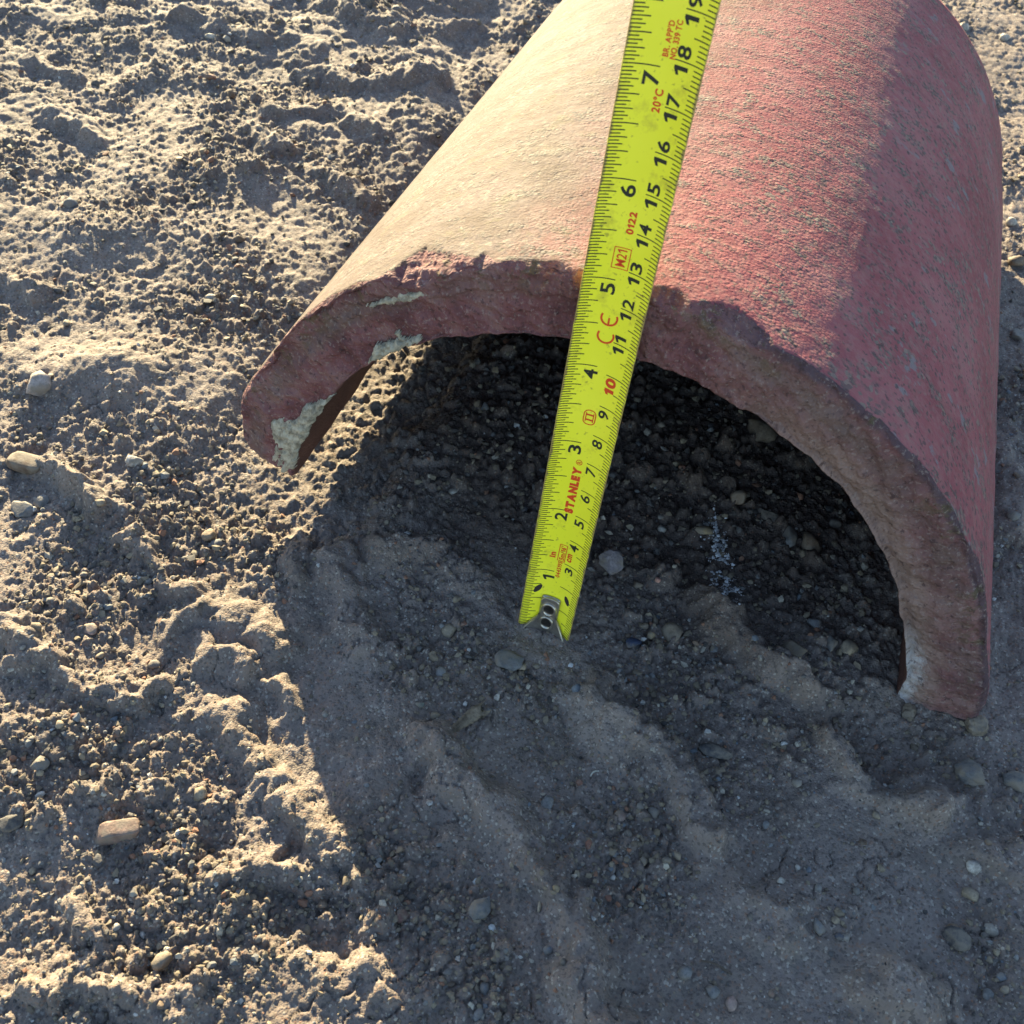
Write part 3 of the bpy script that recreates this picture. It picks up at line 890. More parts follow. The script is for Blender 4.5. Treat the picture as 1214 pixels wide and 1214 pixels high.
text("lettering", "STANLEY", 50.2, 8.9, 2.7, REDINK, 0.07, 17.4)
text("lettering", "R", 68.9, 9.0, 1.1, REDINK, 0.02, 0.9)
ring("lettering_frame", 68.4, 70.3, 8.05, 9.95, 0.94, 0.2, REDINK)
marks("lettering", [(84.2, 84.75, 8.2, 10.2), (85.85, 86.4, 8.2, 10.2)], REDINK)
marks("lettering", [(83.8, 86.8, 8.0, 8.3), (83.8, 86.8, 10.1, 10.4)], REDINK)
ring("lettering_frame", 82.8, 87.8, 7.4, 11.0, 1.5, 0.32, REDINK)
def arc_mark(name, s, c, r, lw, a0, a1):
    vs, fs = [], []
    n = 28
    for k in range(n + 1):
        a = rad(a0 + (a1 - a0) * k / n)
        for q in (r, r - lw): vs.append(tape_pt(s + q * math.cos(a), c + q * math.sin(a), 0.035))
    for k in range(n): fs.append((2 * k, 2 * k + 1, 2 * k + 3, 2 * k + 2))
    return vs, fs
v1, f1 = arc_mark("m", 111.2, 8.9, 2.35, 0.55, 62, 298)
v2, f2 = arc_mark("m", 116.4, 8.9, 2.35, 0.55, 62, 298)
b = len(v1); v1 += v2; f1 += [tuple(q + b for q in f) for f in f2]
b = len(v1); v1 += [tape_pt(114.2, 8.65, .035), tape_pt(116.4, 8.65, .035), tape_pt(116.4, 9.15, .035), tape_pt(114.2, 9.15, .035)]; f1.append((b, b + 1, b + 2, b + 3))
tape_mesh("conformity_mark", v1, f1, REDINK, tape)
text("lettering", "M21", 130.8, 8.7, 2.5, REDINK, 0.0, 4.4)
ring("lettering_frame", 130.1, 135.8, 6.6, 10.9, 0.12, 0.22, REDINK)
text("lettering", "0122", 139.4, 9.4, 1.9, REDINK, 0.03, 5.7)
text("lettering", "20\u00b0C", 168.3, 9.3, 2.0, REDINK, 0.02, 5.0)
text("lettering", "BR. APP'D", 180.0, 8.9, 1.4, REDINK, 0.02, 7.2)
text("lettering", "NO. 339 TC", 179.8, 10.6, 1.4, REDINK, 0.02, 7.8)

# end hook: a plate riveted to the blade, flaring into the bent lip
def build_hook():
    hook = bpy.data.objects.new("hook", None)
    bm = bmesh.new()
    half = lambda s: 3.15 if s > 5.6 else 3.15 + (5.6 - s) * 0.72
    S = [14.6, 14.2, 13.0, 10, 8, 6.2, 5.6, 4.6, 3.2, 1.6, 0.2, -0.9]
    rows = []
    NCc = 14
    for s in S:
        h = half(s) if s < 14 else (2.5 if s > 14.4 else 3.0)
        row = []
        for k in range(NCc + 1):
            t = -1 + 2 * k / NCc
            off = 0.75 + (0.25 * math.cos(t * math.pi / 2) if s > 1 else 0)
            if abs(t) > 0.99: off = 0.20
            if s > 14.4: off = 0.2
            row.append(bm.verts.new(Vector(tape_pt(s, 9.5 + t * h, off)) - tape.location))
        rows.append(row)
    for a, b in zip(rows[:-1], rows[1:]):
        for k in range(NCc): bm.faces.new((a[k], a[k + 1], b[k + 1], b[k]))
    # the lip, bent back under the blade
    last = rows[-1]; lip = []
    for depth in (-1.2, -3.4):
        row = []
        for k in range(NCc + 1):
            t = -1 + 2 * k / NCc
            row.append(bm.verts.new(Vector(tape_pt(-1.0 - 0.0 * depth, 9.5 + t * half(-0.9), depth)) - tape.location))
        for k in range(NCc): bm.faces.new((last[k], last[k + 1], row[k + 1], row[k]))
        last = row
    bmesh.ops.recalc_face_normals(bm, faces=bm.faces)
    me = bpy.data.meshes.new("hook"); bm.to_mesh(me); bm.free()
    for p in me.polygons: p.use_smooth = True
    o = link("hook", me, STEEL, tape)
    md = o.modifiers.new("thickness", 'SOLIDIFY'); md.thickness = 0.0006; md.offset = 0
    bv = o.modifiers.new("bevel", 'BEVEL'); bv.width = 0.00015; bv.segments = 2
    # rolled bright rims along the two sides of the flare and over the top
    def rim(path, r=0.42):
        vs, fs = [], []
        for (s, c, of) in path:
            for k in range(8):
                a = k * math.pi / 4
                vs.append(tape_pt(s + r * math.cos(a) * 0.5, c + r * math.cos(a) * 0.8, of + 0.3 + r * math.sin(a)))
        for i in range(len(path) - 1):
            for k in range(8):
                fs.append((i * 8 + k, i * 8 + (k + 1) % 8, i * 8 + 8 + (k + 1) % 8, i * 8 + 8 + k))
        r_ = tape_mesh("rim", vs, fs, STEEL, tape, True); r_.parent = o
    rim([(6.4, 6.3, .7), (5.6, 6.15, .75), (3.4, 4.7, .7), (1.2, 3.1, .6), (-0.6, 1.9, .5)])
    rim([(6.4, 12.7, .7), (5.6, 12.85, .75), (3.4, 14.3, .7), (1.2, 15.9, .6), (-0.6, 17.1, .5)])
    rim([(12.2, 6.3, .7), (13.6, 6.5, .75), (14.3, 7.2, .8), (14.5, 9.5, .9), (14.3, 11.8, .8), (13.6, 12.5, .75), (12.2, 12.7, .7)])
    for s in (9.6, 3.5):
        vs, fs = [], []
        prof = [(3.0, 1.0), (2.95, 1.6), (2.7, 1.9), (2.35, 1.95), (2.1, 1.8), (1.95, 1.58), (1.1, 1.52), (0.0, 1.5)]
        n = 28
        for r, of in prof:
            for k in range(n):
                a = 2 * math.pi * k / n
                vs.append(tape_pt(s + r * math.cos(a), 9.5 + r * math.sin(a), of))
        for i in range(len(prof) - 1):
            for k in range(n):
                fs.append((i * n + k, i * n + (k + 1) % n, (i + 1) * n + (k + 1) % n, (i + 1) * n + k))
        rv = tape_mesh("rivet", vs, fs, STEEL, tape, True)
        rv.data.materials.append(STEEL_DARK)
        for p in rv.data.polygons:
            if p.index >= 5 * n: p.material_index = 1
        rv.parent = o
    return o
build_hook()
for s, c, w_, rot in ((17.0, 4.4, 1.35, 0.5), (15.6, 14.6, 1.2, -0.45)):
    vs = [tape_pt(s, c, 0.045)]
    n = 20
    for k in range(n):
        a = 2 * math.pi * k / n
        r = w_ * (1.0 + 0.55 * abs(math.cos(a)) ** 5)
        ds, dc = r * math.cos(a), 0.75 * r * math.sin(a)
        vs.append(tape_pt(s + ds * math.cos(rot) - dc * math.sin(rot), c + ds * math.sin(rot) + dc * math.cos(rot), 0.045))
    tape_mesh("punched_hole", vs, [(0, 1 + k, 1 + (k + 1) % n) for k in range(n)], HOLE, tape)

# ------------------------------------------------------------------ stones
def icosphere(sub):
    bm = bmesh.new(); bmesh.ops.create_icosphere(bm, subdivisions=sub, radius=1.0)
    bm.verts.ensure_lookup_table()
    v = np.array([tuple(x.co) for x in bm.verts]); f = np.array([[x.index for x in p.verts] for p in bm.faces]); bm.free()
    return v, f
ICO = {k: icosphere(k) for k in (1, 2, 3, 4)}

def stone_shape(sub, seed, angular, rough=0.06):
    rg = np.random.default_rng(seed)
    v, f = ICO[sub]; v = v.copy()
    o = rg.uniform(0, 50, 3)
    v *= (1 + 0.16 * noise3(v[:, 0] * 1.1 + o[0], v[:, 1] * 1.1 + o[1], v[:, 2] * 1.1 + o[2], seed % 97))[:, None]
    for _ in range(int(angular)):
        n = rg.normal(size=3); n /= np.linalg.norm(n); d = rg.uniform(0.45, 0.85)
        s = v @ n; k = s > d
        v[k] -= np.outer(s[k] - d, n) * 0.93
    v *= (1 + rough * noise3(v[:, 0] * 3.5 + o[1], v[:, 1] * 3.5 + o[2], v[:, 2] * 3.5 + o[0], seed % 89) + rough * 0.5 * noise3(v[:, 0] * 9 + o[1], v[:, 1] * 9, v[:, 2] * 9, 5))[:, None]
    v /= np.abs(v).max(0)
    return v, f

STONE_MATS = {}
def stone_mat(name, color, var=0.3, dust=0.4):
    if name in STONE_MATS: return STONE_MATS[name]
    mt, nt, bs = new_mat(name)
    geo = nd(nt, "ShaderNodeNewGeometry").outputs["Position"]
    lo = tuple(v * (1 - var) for v in color); hi = tuple(min(1, v * (1 + var)) for v in color)
    c = ramp(nt, noise_tex(nt, geo, 260, 5, 0.65), [(0.38, lo), (0.5, color), (0.62, hi)])
    c = mixc(nt, ramp(nt, noise_tex(nt, geo, 1500, 3, 0.7), [(0.56, 0.0), (0.62, 0.5)]), c, tuple(v * 0.45 for v in color))
    c = mixc(nt, ramp(nt, noise_tex(nt, geo, 180, 5, 0.7), [(0.44, 0.0), (0.58, dust * 2)]), c, (0.235, 0.195, 0.155))
    c = mixc(nt, 1.0, c, (0.72, 0.72, 0.72), 'MULTIPLY')
    nt.links.new(c, bs.inputs["Base Color"])
    bs.inputs["Roughness"].default_value = 0.75; bs.inputs["Specular IOR Level"].default_value = 0.3
    nt.links.new(bump(nt, noise_tex(nt, geo, 1400, 4, 0.7), 0.5, 0.0004), bs.inputs["Normal"])
    STONE_MATS[name] = mt
    return mt

GREY = ("grey_stone", (0.19, 0.185, 0.185)); DARK = ("dark_stone", (0.075, 0.072, 0.075)); TAN = ("tan_stone", (0.33, 0.26, 0.18))
PALE = ("pale_stone", (0.48, 0.44, 0.39)); WHITE = ("white_stone", (0.62, 0.61, 0.60)); BROWN = ("brown_stone", (0.17, 0.115, 0.08))
BLUE = ("blue_stone", (0.17, 0.19, 0.22)); RED = ("red_brick_crumb", (0.25, 0.12, 0.085)); OCHRE = ("ochre_stone", (0.30, 0.22, 0.12))
PINK = ("pinkish_stone", (0.40, 0.28, 0.24)); QUARTZ = ("pink_grey_quartz", (0.24, 0.21, 0.22)); CLOD = ("earth_clod", (0.21, 0.165, 0.12))

def ground_at(px, py):
    z = 0.0
    for _ in range(4):
        p = at(px, py, z); z = float(ground_z(p[0], p[1])[0])
    return np.array([p[0], p[1], z])

IMG_ANG = math.atan2(AX[1, 0], AX[0, 0])
def stone(name, px, py, w, h, ang, mat, label, cat, angular=3, flat=0.7, sub=3, embed=0.3, group=None, seed=None, tilt=0.0, blocky=0.0):
    """w, h: extent in the photograph's pixels along and across its long side"""
    g = ground_at(px, py); s = px_size(g)
    seed = seed if seed is not None else int(px * 31 + py * 7)
    v, f = stone_shape(sub, seed, angular + 3 if not blocky else 1, 0.10 if not blocky else 0.05)
    if blocky:
        v = np.sign(v) * np.abs(v) ** (1 - blocky); v[:, 0] += 0.25 * v[:, 2]
    a = w * s / 2; b = h * s / 2 * 1.12; c = min(a, b) * flat
    v = v * np.array([a, b, c])
    me = mesh_np(name, v, f, True)
    if angular >= 7:
        for p in me.polygons: p.use_smooth = False
    o = link(name, me, stone_mat(*mat))
    o.location = (g[0], g[1], g[2] + c * (1 - 2 * embed))
    o.rotation_euler = (tilt, 0, IMG_ANG - rad(ang))
    tag(o, label, cat, group)
    return o

S = stone
S("pebble", 602, 787, 38, 27, 5, GREY, "smooth grey pebble lying just below the foot of the tape measure", "pebble", 2, 0.8, 3, 0.2)
S("brick_chip", 141, 990, 47, 20, -12, ("tan_brick", (0.27, 0.18, 0.145)), "tan angular brick chip standing in the sun with a long shadow", "brick chip", 1, 1.05, 4, 0.1, blocky=0.62)
S("pebble", 116, 1022, 17, 15, 0, DARK, "little dark pebble just below the sunlit tan brick chip", "pebble", 3, 0.9)
S("pebble", 48, 907, 20, 17, 0, GREY, "round grey pebble in the sun above and left of the tan brick chip", "pebble", 2, 0.9)
S("stone", 47, 458, 36, 32, 10, ("rosy_stone", (0.37, 0.31, 0.28)), "rounded pale rosy stone half buried in a low sandy mound", "stone", 2, 0.85, 3, 0.35)
S("stone", 30, 552, 46, 22, 15, BROWN, "flat brown slab of stone beside the thick ridge of earth at the left edge", "stone", 1, 0.7, 4, 0.2, blocky=0.5)
S("pebble", 25, 607, 32, 22, 0, GREY, "flat grey stone below the brown slab at the left edge", "pebble", 5, 0.5)
S("pebble", 50, 596, 18, 18, 0, GREY, "smaller grey stone touching the flat grey one below the brown slab", "pebble", 5, 0.6)
S("pebble", 41, 606, 8, 9, 0, WHITE, "tiny white pebble resting on the pair of flat grey stones", "pebble", 2, 0.9, 2, 0.0)
S("pebble", 160, 548, 22, 17, 0, PALE, "pale pebble on the sunlit sand left of the pipe's left foot", "pebble", 2, 0.8)
S("pebble", 247, 637, 20, 15, -20, ("apricot_stone", (0.42, 0.29, 0.17)), "apricot coloured pebble half sunk in sunlit sand left of the shadow edge", "pebble", 2, 0.8)
S("pebble", 190, 563, 14, 10, -30, OCHRE, "small yellow ochre pebble in the sun between the ridge and the pipe foot", "pebble", 3, 0.9)
S("pebble", 104, 746, 22, 16, 0, PINK, "pinkish flat pebble in the sunlit crumbly soil at the left", "pebble", 4, 0.6)
S("pebble", 237, 943, 18, 17, 0, TAN, "round tan pebble on sunlit sand right of the brick chip", "pebble", 1, 0.95)
S("pebble", 13, 975, 32, 22, -10, DARK, "dark grey stone at the very left edge beside the tan brick chip", "pebble", 4, 0.7)
S("clod", 194, 1142, 26, 22, 0, TAN, "tan lump of earth in the lower left, sunlit", "clod", 4, 0.9)
S("pebble", 89, 851, 10, 9, 0, RED, "tiny orange red pebble on the sunlit soil above the grey pebble", "pebble", 2, 0.9, 2)
S("pebble", 70, 861, 14, 11, 0, TAN, "small tan pebble beside the tiny orange red one", "pebble", 3, 0.8, 2)
S("pebble", 383, 1075, 12, 11, 0, BROWN, "little brown pebble on the sunlit strip by the shadow edge", "pebble", 2, 0.9, 2)
S("slate_pebble", 848, 893, 42, 18, 18, DARK, "long dark slate pebble lying in the shaded rut", "pebble", 3, 0.6)
S("stone", 1150, 920, 44, 30, 20, ("mud_grey_stone", (0.135, 0.13, 0.13)), "big smooth grey stone below the pipe's right foot", "stone", 2, 0.75, 4, 0.25)
S("stone", 1206, 930, 36, 28, 10, ("mud_grey_stone", (0.135, 0.13, 0.13)), "grey stone cut by the right edge of the view beside the big smooth one", "stone", 2, 0.7, 3, 0.4)
S("pebble", 570, 1078, 24, 28, 60, GREY, "grey pebble with rough pale top in the lower middle of the shade", "pebble", 4, 0.9)
S("pebble", 584, 1101, 14, 9, 30, WHITE, "oblong white pebble just below the rough grey one", "pebble", 2, 0.7, 2)
S("pebble", 649, 1127, 12, 10, 0, BLUE, "bluish oval pebble in the shaded rut, lower middle", "pebble", 1, 0.8, 2)
S("pebble", 668, 1141, 9, 9, 0, DARK, "tiny black pebble next to the bluish oval one", "pebble", 2, 0.9, 2)
S("blue_chip", 741, 1033, 11, 14, 10, ("blue_glaze", (0.14, 0.25, 0.48)), "bright blue triangular chip lying on smooth shaded mud", "chip", 6, 0.5, 2)
S("pebble", 659, 1054, 9, 9, 0, OCHRE, "tiny yellow pebble between the white sliver and the blue chip", "pebble", 2, 0.9, 2)
S("sliver", 640, 1074, 17, 5, -75, TAN, "thin pale sliver standing in the smooth shaded mud", "sliver", 3, 0.8, 2, 0.1)
S("pebble", 574, 1172, 12, 14, 0, BLUE, "bluish grey pebble in the gravelly patch near the bottom", "pebble", 2, 0.8, 2)
S("pebble", 567, 1205, 12, 18, 20, GREY, "grey oblong pebble at the bottom edge below the bluish one", "pebble", 2, 0.8, 2)
S("pebble", 576, 1162, 8, 7, 0, RED, "red crumb of brick touching the bluish pebble near the bottom", "pebble", 4, 0.8, 2)
S("brick_crumb", 686, 929, 10, 9, 0, RED, "orange red brick crumb alone on the shaded earth", "brick crumb", 5, 0.9, 2)
S("pebble", 648, 952, 16, 22, 10, GREY, "grey oval pebble at the upper left of the gravel patch", "pebble", 2, 0.8)
S("pebble", 735, 968, 14, 15, 0, PINK, "pinkish stone inside the patch of gravel", "pebble", 3, 0.8, 2)
S("pebble", 698, 1002, 10, 11, 20, RED, "rust red pebble at the lower edge of the gravel patch", "pebble", 3, 0.8, 2)
S("pebble", 789, 1022, 12, 11, 0, DARK, "dark round pebble at the lower right of the gravel patch", "pebble", 1, 0.9, 2)
S("pebble", 477, 1088, 17, 16, 0, ("maroon_stone", (0.12, 0.06, 0.055)), "maroon pebble beside the lower shadow edge", "pebble", 3, 0.9)
S("pebble", 509, 953, 9, 7, -30, WHITE, "small white chip left of the round white pebble in shade", "chip", 4, 0.7, 2)
S("pebble", 553, 969, 7, 7, 0, WHITE, "tiny round white pebble on shaded mud", "pebble", 1, 1.0, 2)
S("pebble", 516, 850, 12, 12, 0, TAN, "round tan pebble between the shadow edge and the wood splinter", "pebble", 1, 0.9, 2)
S("pebble", 498, 836, 12, 9, -20, ("greenish_stone", (0.27, 0.29, 0.25)), "greenish grey chip just above the round tan pebble", "pebble", 5, 0.7, 2)
S("pebble", 523, 798, 15, 12, 10, GREY, "oval grey pebble left of the smooth pebble under the tape", "pebble", 2, 0.8, 2)
S("pebble", 501, 792, 9, 9, 0, OCHRE, "pale ochre pebble left of the oval grey one", "pebble", 2, 0.9, 2)
S("pebble", 533, 752, 20, 17, 0, TAN, "brown translucent looking pebble left of the tape end", "pebble", 3, 0.8, 3)
S("pebble", 549, 741, 10, 10, 30, RED, "orange chip touching the brown pebble left of the tape end", "pebble", 5, 0.8, 2)
S("pebble", 677, 789, 10, 6, -10, WHITE, "flat white chip to the right of the smooth grey pebble", "chip", 5, 0.6, 2)
S("pebble", 683, 817, 13, 11, 0, BLUE, "blue grey cube shaped chip below the flat white one", "chip", 6, 0.9, 2)
S("stone", 724, 677, 36, 30, 15, QUARTZ, "pinkish grey quartz stone just right of the tape measure", "stone", 7, 0.9, 3, 0.2)
S("pebble", 777, 697, 7, 7, 0, ("salmon_stone", (0.5, 0.27, 0.21)), "tiny salmon pebble right of the quartz stone", "pebble", 2, 0.9, 2)
S("lump", 797, 753, 30, 24, 0, CLOD, "smooth rounded lump of brown earth right of the tape end", "clod", 1, 0.9, 3, 0.3)
S("pebble", 750, 765, 22, 13, 0, ("navy_stone", (0.04, 0.055, 0.10)), "dark navy oblong pebble right of the tape end", "pebble", 3, 0.8, 2)
S("pebble", 772, 755, 11, 10, 30, OCHRE, "ochre chip between the navy pebble and the round lump", "pebble", 4, 0.9, 2)
S("stone", 899, 515, 40, 26, 15, ("mottled_stone", (0.13, 0.10, 0.075)), "mottled brown stone under the right side of the arch", "stone", 4, 0.8, 3)
S("pebble", 832, 631, 26, 16, 20, OCHRE, "ochre stone at the top of the white powder under the arch", "stone", 4, 0.7, 3)
S("stone", 876, 595, 24, 19, 0, BROWN, "reddish brown lump of stone inside the arch above the white powder", "stone", 5, 0.8, 3)
S("stone", 912, 612, 36, 19, 35, ("mud_brown_stone", (0.11, 0.095, 0.085)), "long flat muddy stone inside the arch, right of the brown lump", "stone", 4, 0.6, 3)
S("stone", 935, 637, 18, 30, 5, GREY, "upright oval grey stone inside the arch next to the long muddy one", "stone", 2, 0.8, 3)
S("stone", 958, 648, 28, 26, 0, BROWN, "knobbly brown stone right of the upright oval grey stone", "stone", 6, 0.9, 3)
S("pebble", 964, 741, 20, 15, 10, GREY, "light grey pebble inside the arch near the right foot", "pebble", 4, 0.7, 2)
S("pebble", 1004, 768, 20, 24, 0, TAN, "tan clod at the inner side of the pipe's right foot", "clod", 6, 0.9, 3)
S("pebble", 984, 764, 16, 22, 15, GREY, "upright grey stone left of the tan clod by the right foot", "stone", 5, 0.9, 3)
S("clod", 940, 772, 32, 22, 10, CLOD, "brown clod of earth in front of the right foot", "clod", 6, 0.9, 3)
S("clod", 1155, 862, 28, 26, 0, CLOD, "brown crumbly clod just outside the pipe's right foot", "clod", 7, 0.9, 3)
S("clod", 1078, 848, 22, 20, 0, CLOD, "brown clod right under the tip of the pipe's right foot", "clod", 7, 0.9, 3)
S("stone", 1132, 1115, 34, 26, 20, DARK, "dark stone sitting in the little pit at lower right", "stone", 4, 0.8, 3)
S("pebble", 1128, 1102, 16, 12, 0, BROWN, "brown pebble leaning on the dark stone in the pit", "pebble", 3, 0.9, 2)
S("pebble", 1173, 1104, 19, 16, 10, PALE, "pale round pebble right of the little pit", "pebble", 1, 0.8, 2)
S("pebble", 1153, 1028, 18, 18, 40, PALE, "pale quartz pebble under the low ridge at right", "pebble", 5, 0.9, 2)
S("pebble", 1148, 1062, 20, 17, 0, TAN, "tan lump above the group of mixed pebbles at right", "pebble", 5, 0.8, 2)
S("pebble", 1187, 1160, 14, 11, 10, BLUE, "pale blue pebble near the lower right corner", "pebble", 2, 0.8, 2)
S("pebble", 1170, 1180, 14, 14, 0, GREY, "grey pebble below and left of the pale blue one at lower right", "pebble", 2, 0.8, 2)
S("pebble", 970, 1100, 15, 20, -20, GREY, "grey pointed pebble standing in shaded mud", "pebble", 5, 0.9, 2)
S("pebble", 995, 1111, 13, 10, 0, ("navy_stone", (0.04, 0.055, 0.10)), "dark navy chip right of the grey pointed pebble", "pebble", 5, 0.7, 2)
S("pebble", 958, 1032, 8, 8, 0, BLUE, "tiny pale blue pebble on smooth mud right of centre", "pebble", 1, 0.9, 2)
S("pebble", 945, 1029, 7, 7, 0, PALE, "tiny cream pebble left of the tiny pale blue one", "pebble", 1, 0.9, 2)
S("pebble", 844, 1177, 18, 14, 15, GREY, "grey pebble near the bottom edge, right of centre", "pebble", 3, 0.8, 2)
S("pebble", 866, 1191, 15, 16, 10, PINK, "pinkish brown pebble right of the grey one at the bottom", "pebble", 3, 0.9, 2)
S("pebble", 812, 1155, 18, 16, 0, GREY, "dull grey pebble above the grey one near the bottom edge", "pebble", 3, 0.8, 2)
S("pebble", 914, 1178, 8, 9, 0, RED, "tiny crimson pebble near the bottom edge", "pebble", 3, 0.9, 2)
S("pebble", 537, 573, 12, 9, -10, PALE, "pale pebble in the dark left half under the arch", "pebble", 3, 0.8, 2)
S("pebble", 601, 572, 7, 5, 0, PALE, "tiny pale pebble in the dark just left of the tape", "pebble", 2, 0.8, 2)
S("pebble", 462, 511, 8, 7, 0, GREY, "small grey pebble in the dark near the left inner wall", "pebble", 1, 0.9, 2)
S("stone", 1197, 266, 15, 12, 0, PALE, "pale stone on the ground right of the pipe, topmost of three", "stone", 3, 0.8, 2)
S("stone", 1203, 312, 20, 17, 0, BROWN, "brown stone at the right edge beside the pipe's shadow", "stone", 4, 0.8, 3)
S("stone", 1206, 400, 22, 18, 0, GREY, "grey stone in the pipe's shadow at the right edge", "stone", 4, 0.8, 3)
S("stone", 1200, 612, 16, 14, 0, GREY, "grey stone in the shade beside the middle of the pipe", "stone", 4, 0.8, 2)
S("stone", 1141, 34, 14, 12, -45, PALE, "pale stone just beyond the far rim of the pipe", "stone", 5, 0.8, 2)
S("stone", 1190, 46, 14, 11, 0, PALE, "pale stone far beyond the pipe near the top right corner", "stone", 4, 0.8, 2)
S("stone", 435, 9, 24, 20, 0, DARK, "round dark stone far back at the top edge", "stone", 2, 0.9, 2)
S("stone", 470, 12, 0 + 14, 10, 0, GREY, "grey stone right of the round dark one at the top edge", "stone", 2, 0.9, 2)
S("stone", 272, 112, 14, 14, 0, BROWN, "brown stone on the sunlit ground in the upper left", "stone", 3, 0.9, 2)
S("stone", 250, 355, 16, 10, 0, PALE, "pale flat stone on the sunlit ground left of the pipe", "stone", 3, 0.7, 2)
S("stone", 250, 45, 16, 9, 0, PALE, "whitish stone far off in the upper left", "stone", 2, 0.7, 2)
S("stone", 85, 245, 16, 14, 0, GREY, "grey stone among crumbs at the left edge of the view, upper part", "stone", 3, 0.9, 2)
S("stone", 283, 285, 14, 12, 0, BROWN, "small brown lump on sunlit ground left of the pipe's long side", "stone", 4, 0.9, 2)

# splinter of old wood
def splinter():
    g = ground_at(547, 860); s = px_size(g)
    L_ = 60 * s; n = 26; k = 12
    vs, fs = [], []
    rg = np.random.default_rng(5)
    groove = rg.uniform(0.75, 1.1, k)
    for i in range(n):
        t = i / (n - 1); wd = (0.0006 + 0.0019 * t ** 0.8) * (1 - 0.25 * sstep(0.93, 1, t))
        for j in range(k):
            a = 2 * math.pi * j / k
            rr = groove[j] * (1 + 0.12 * rg.normal())
            vs.append(((t - 0.5) * L_ + 0.0006 * rg.normal() * (i == n - 1) * 2, wd * rr * math.cos(a), 0.62 * wd * rr * math.sin(a)))
    for i in range(n - 1):
        for j in range(k): fs.append((i * k + j, i * k + (j + 1) % k, (i + 1) * k + (j + 1) % k, (i + 1) * k + j))
    fs.append(tuple(range(k))[::-1]); fs.append(tuple((n - 1) * k + j for j in range(k)))
    me = bpy.data.meshes.new("wood_splinter"); me.from_pydata(vs, [], fs)
    o = link("wood_splinter", me, simple_mat("weathered_wood", (0.14, 0.11, 0.078), 0.85, 0.2, 0, 0.5, 300, 0.6))
    o.location = (g[0], g[1], g[2] + 0.0008); o.rotation_euler = (0, rad(-7), IMG_ANG + rad(38))
    tag(o, "weathered splinter of wood half sunk in shaded mud below the tape", "wood splinter")
splinter()
def straw(px, py, ln, ang, mat, label):
    g = ground_at(px, py); s = px_size(g); L_ = ln * s
    vs, fs = [], []
    for i in range(6):
        t = i / 5
        for j in range(5):
            a = 2 * math.pi * j / 5; r = 0.00028
            vs.append(((t - .5) * L_, r * math.cos(a) + 0.0006 * math.sin(t * 3), r * math.sin(a) + 0.0004 * math.sin(t * 5)))
    for i in range(5):
        for j in range(5): fs.append((i * 5 + j, i * 5 + (j + 1) % 5, i * 5 + 5 + (j + 1) % 5, i * 5 + 5 + j))
    me = bpy.data.meshes.new("straw"); me.from_pydata(vs, [], fs)
    o = link("straw", me, mat); o.location = (g[0], g[1], g[2] + 0.0007); o.rotation_euler = (0, 0, IMG_ANG + rad(ang))
    tag(o, label, "straw")
straw(706, 918, 15, 30, simple_mat("pale_straw", (0.36, 0.34, 0.29), 0.7), "short pale straw by the orange red brick crumb")
straw(849, 1148, 38, -22, simple_mat("dark_twig", (0.08, 0.06, 0.045), 0.8), "thin dark rootlet on smooth mud near the bottom")

# nameless small stones: each its own object, several shapes shared
KINDS = [(GREY, "small grey stone half sunk in the earth", 3), (DARK, "small dark stone half sunk in the earth", 3), (TAN, "small tan stone half sunk in the earth", 4),
         (PALE, "small pale stone half sunk in the earth", 3), (BROWN, "small brown clod half sunk in the earth", 6), (RED, "small red brick crumb half sunk in the earth", 5)]
SHAPES = []
for i, (mt_, lb, an) in enumerate(KINDS):
    for q in range(2):
        v, f = stone_shape(2, 900 + i * 7 + q, an + 3, 0.12)
        me = mesh_np("small_stone", v * np.array([1.0, 0.85, 0.68]), f)
        me.materials.append(stone_mat(*mt_)); SHAPES.append((me, lb, mt_[0]))
rg = np.random.default_rng(77)
cand = []
while len(cand) < 130:
    if rg.random() < 0.5:
        c, r = CRUMBLY[rg.integers(len(CRUMBLY))]; px, py = c[0] + rg.normal() * r * 0.6, c[1] + rg.normal() * r * 0.6
    else:
        px, py = rg.uniform(0, 1214), rg.uniform(0, 1214)
    if not (0 < px < 1214 and 0 < py < 1214): continue
    p = at(px, py)
    rr = math.hypot(p[0], 0)
    if 0.088 < rr < 0.140 and -0.012 < p[1] < 0.30: continue
    if rr < 0.14 and p[1] > 0.14 and p[1] < 0.3: continue
    if abs(p[0] + 0.005) < 0.014 and abs(p[1] + 0.022) < 0.008: continue
    cand.append((px, py))
cw = np.array([at(*c)[:2] for c in cand])
cz = ground_z(cw[:, 0], cw[:, 1])
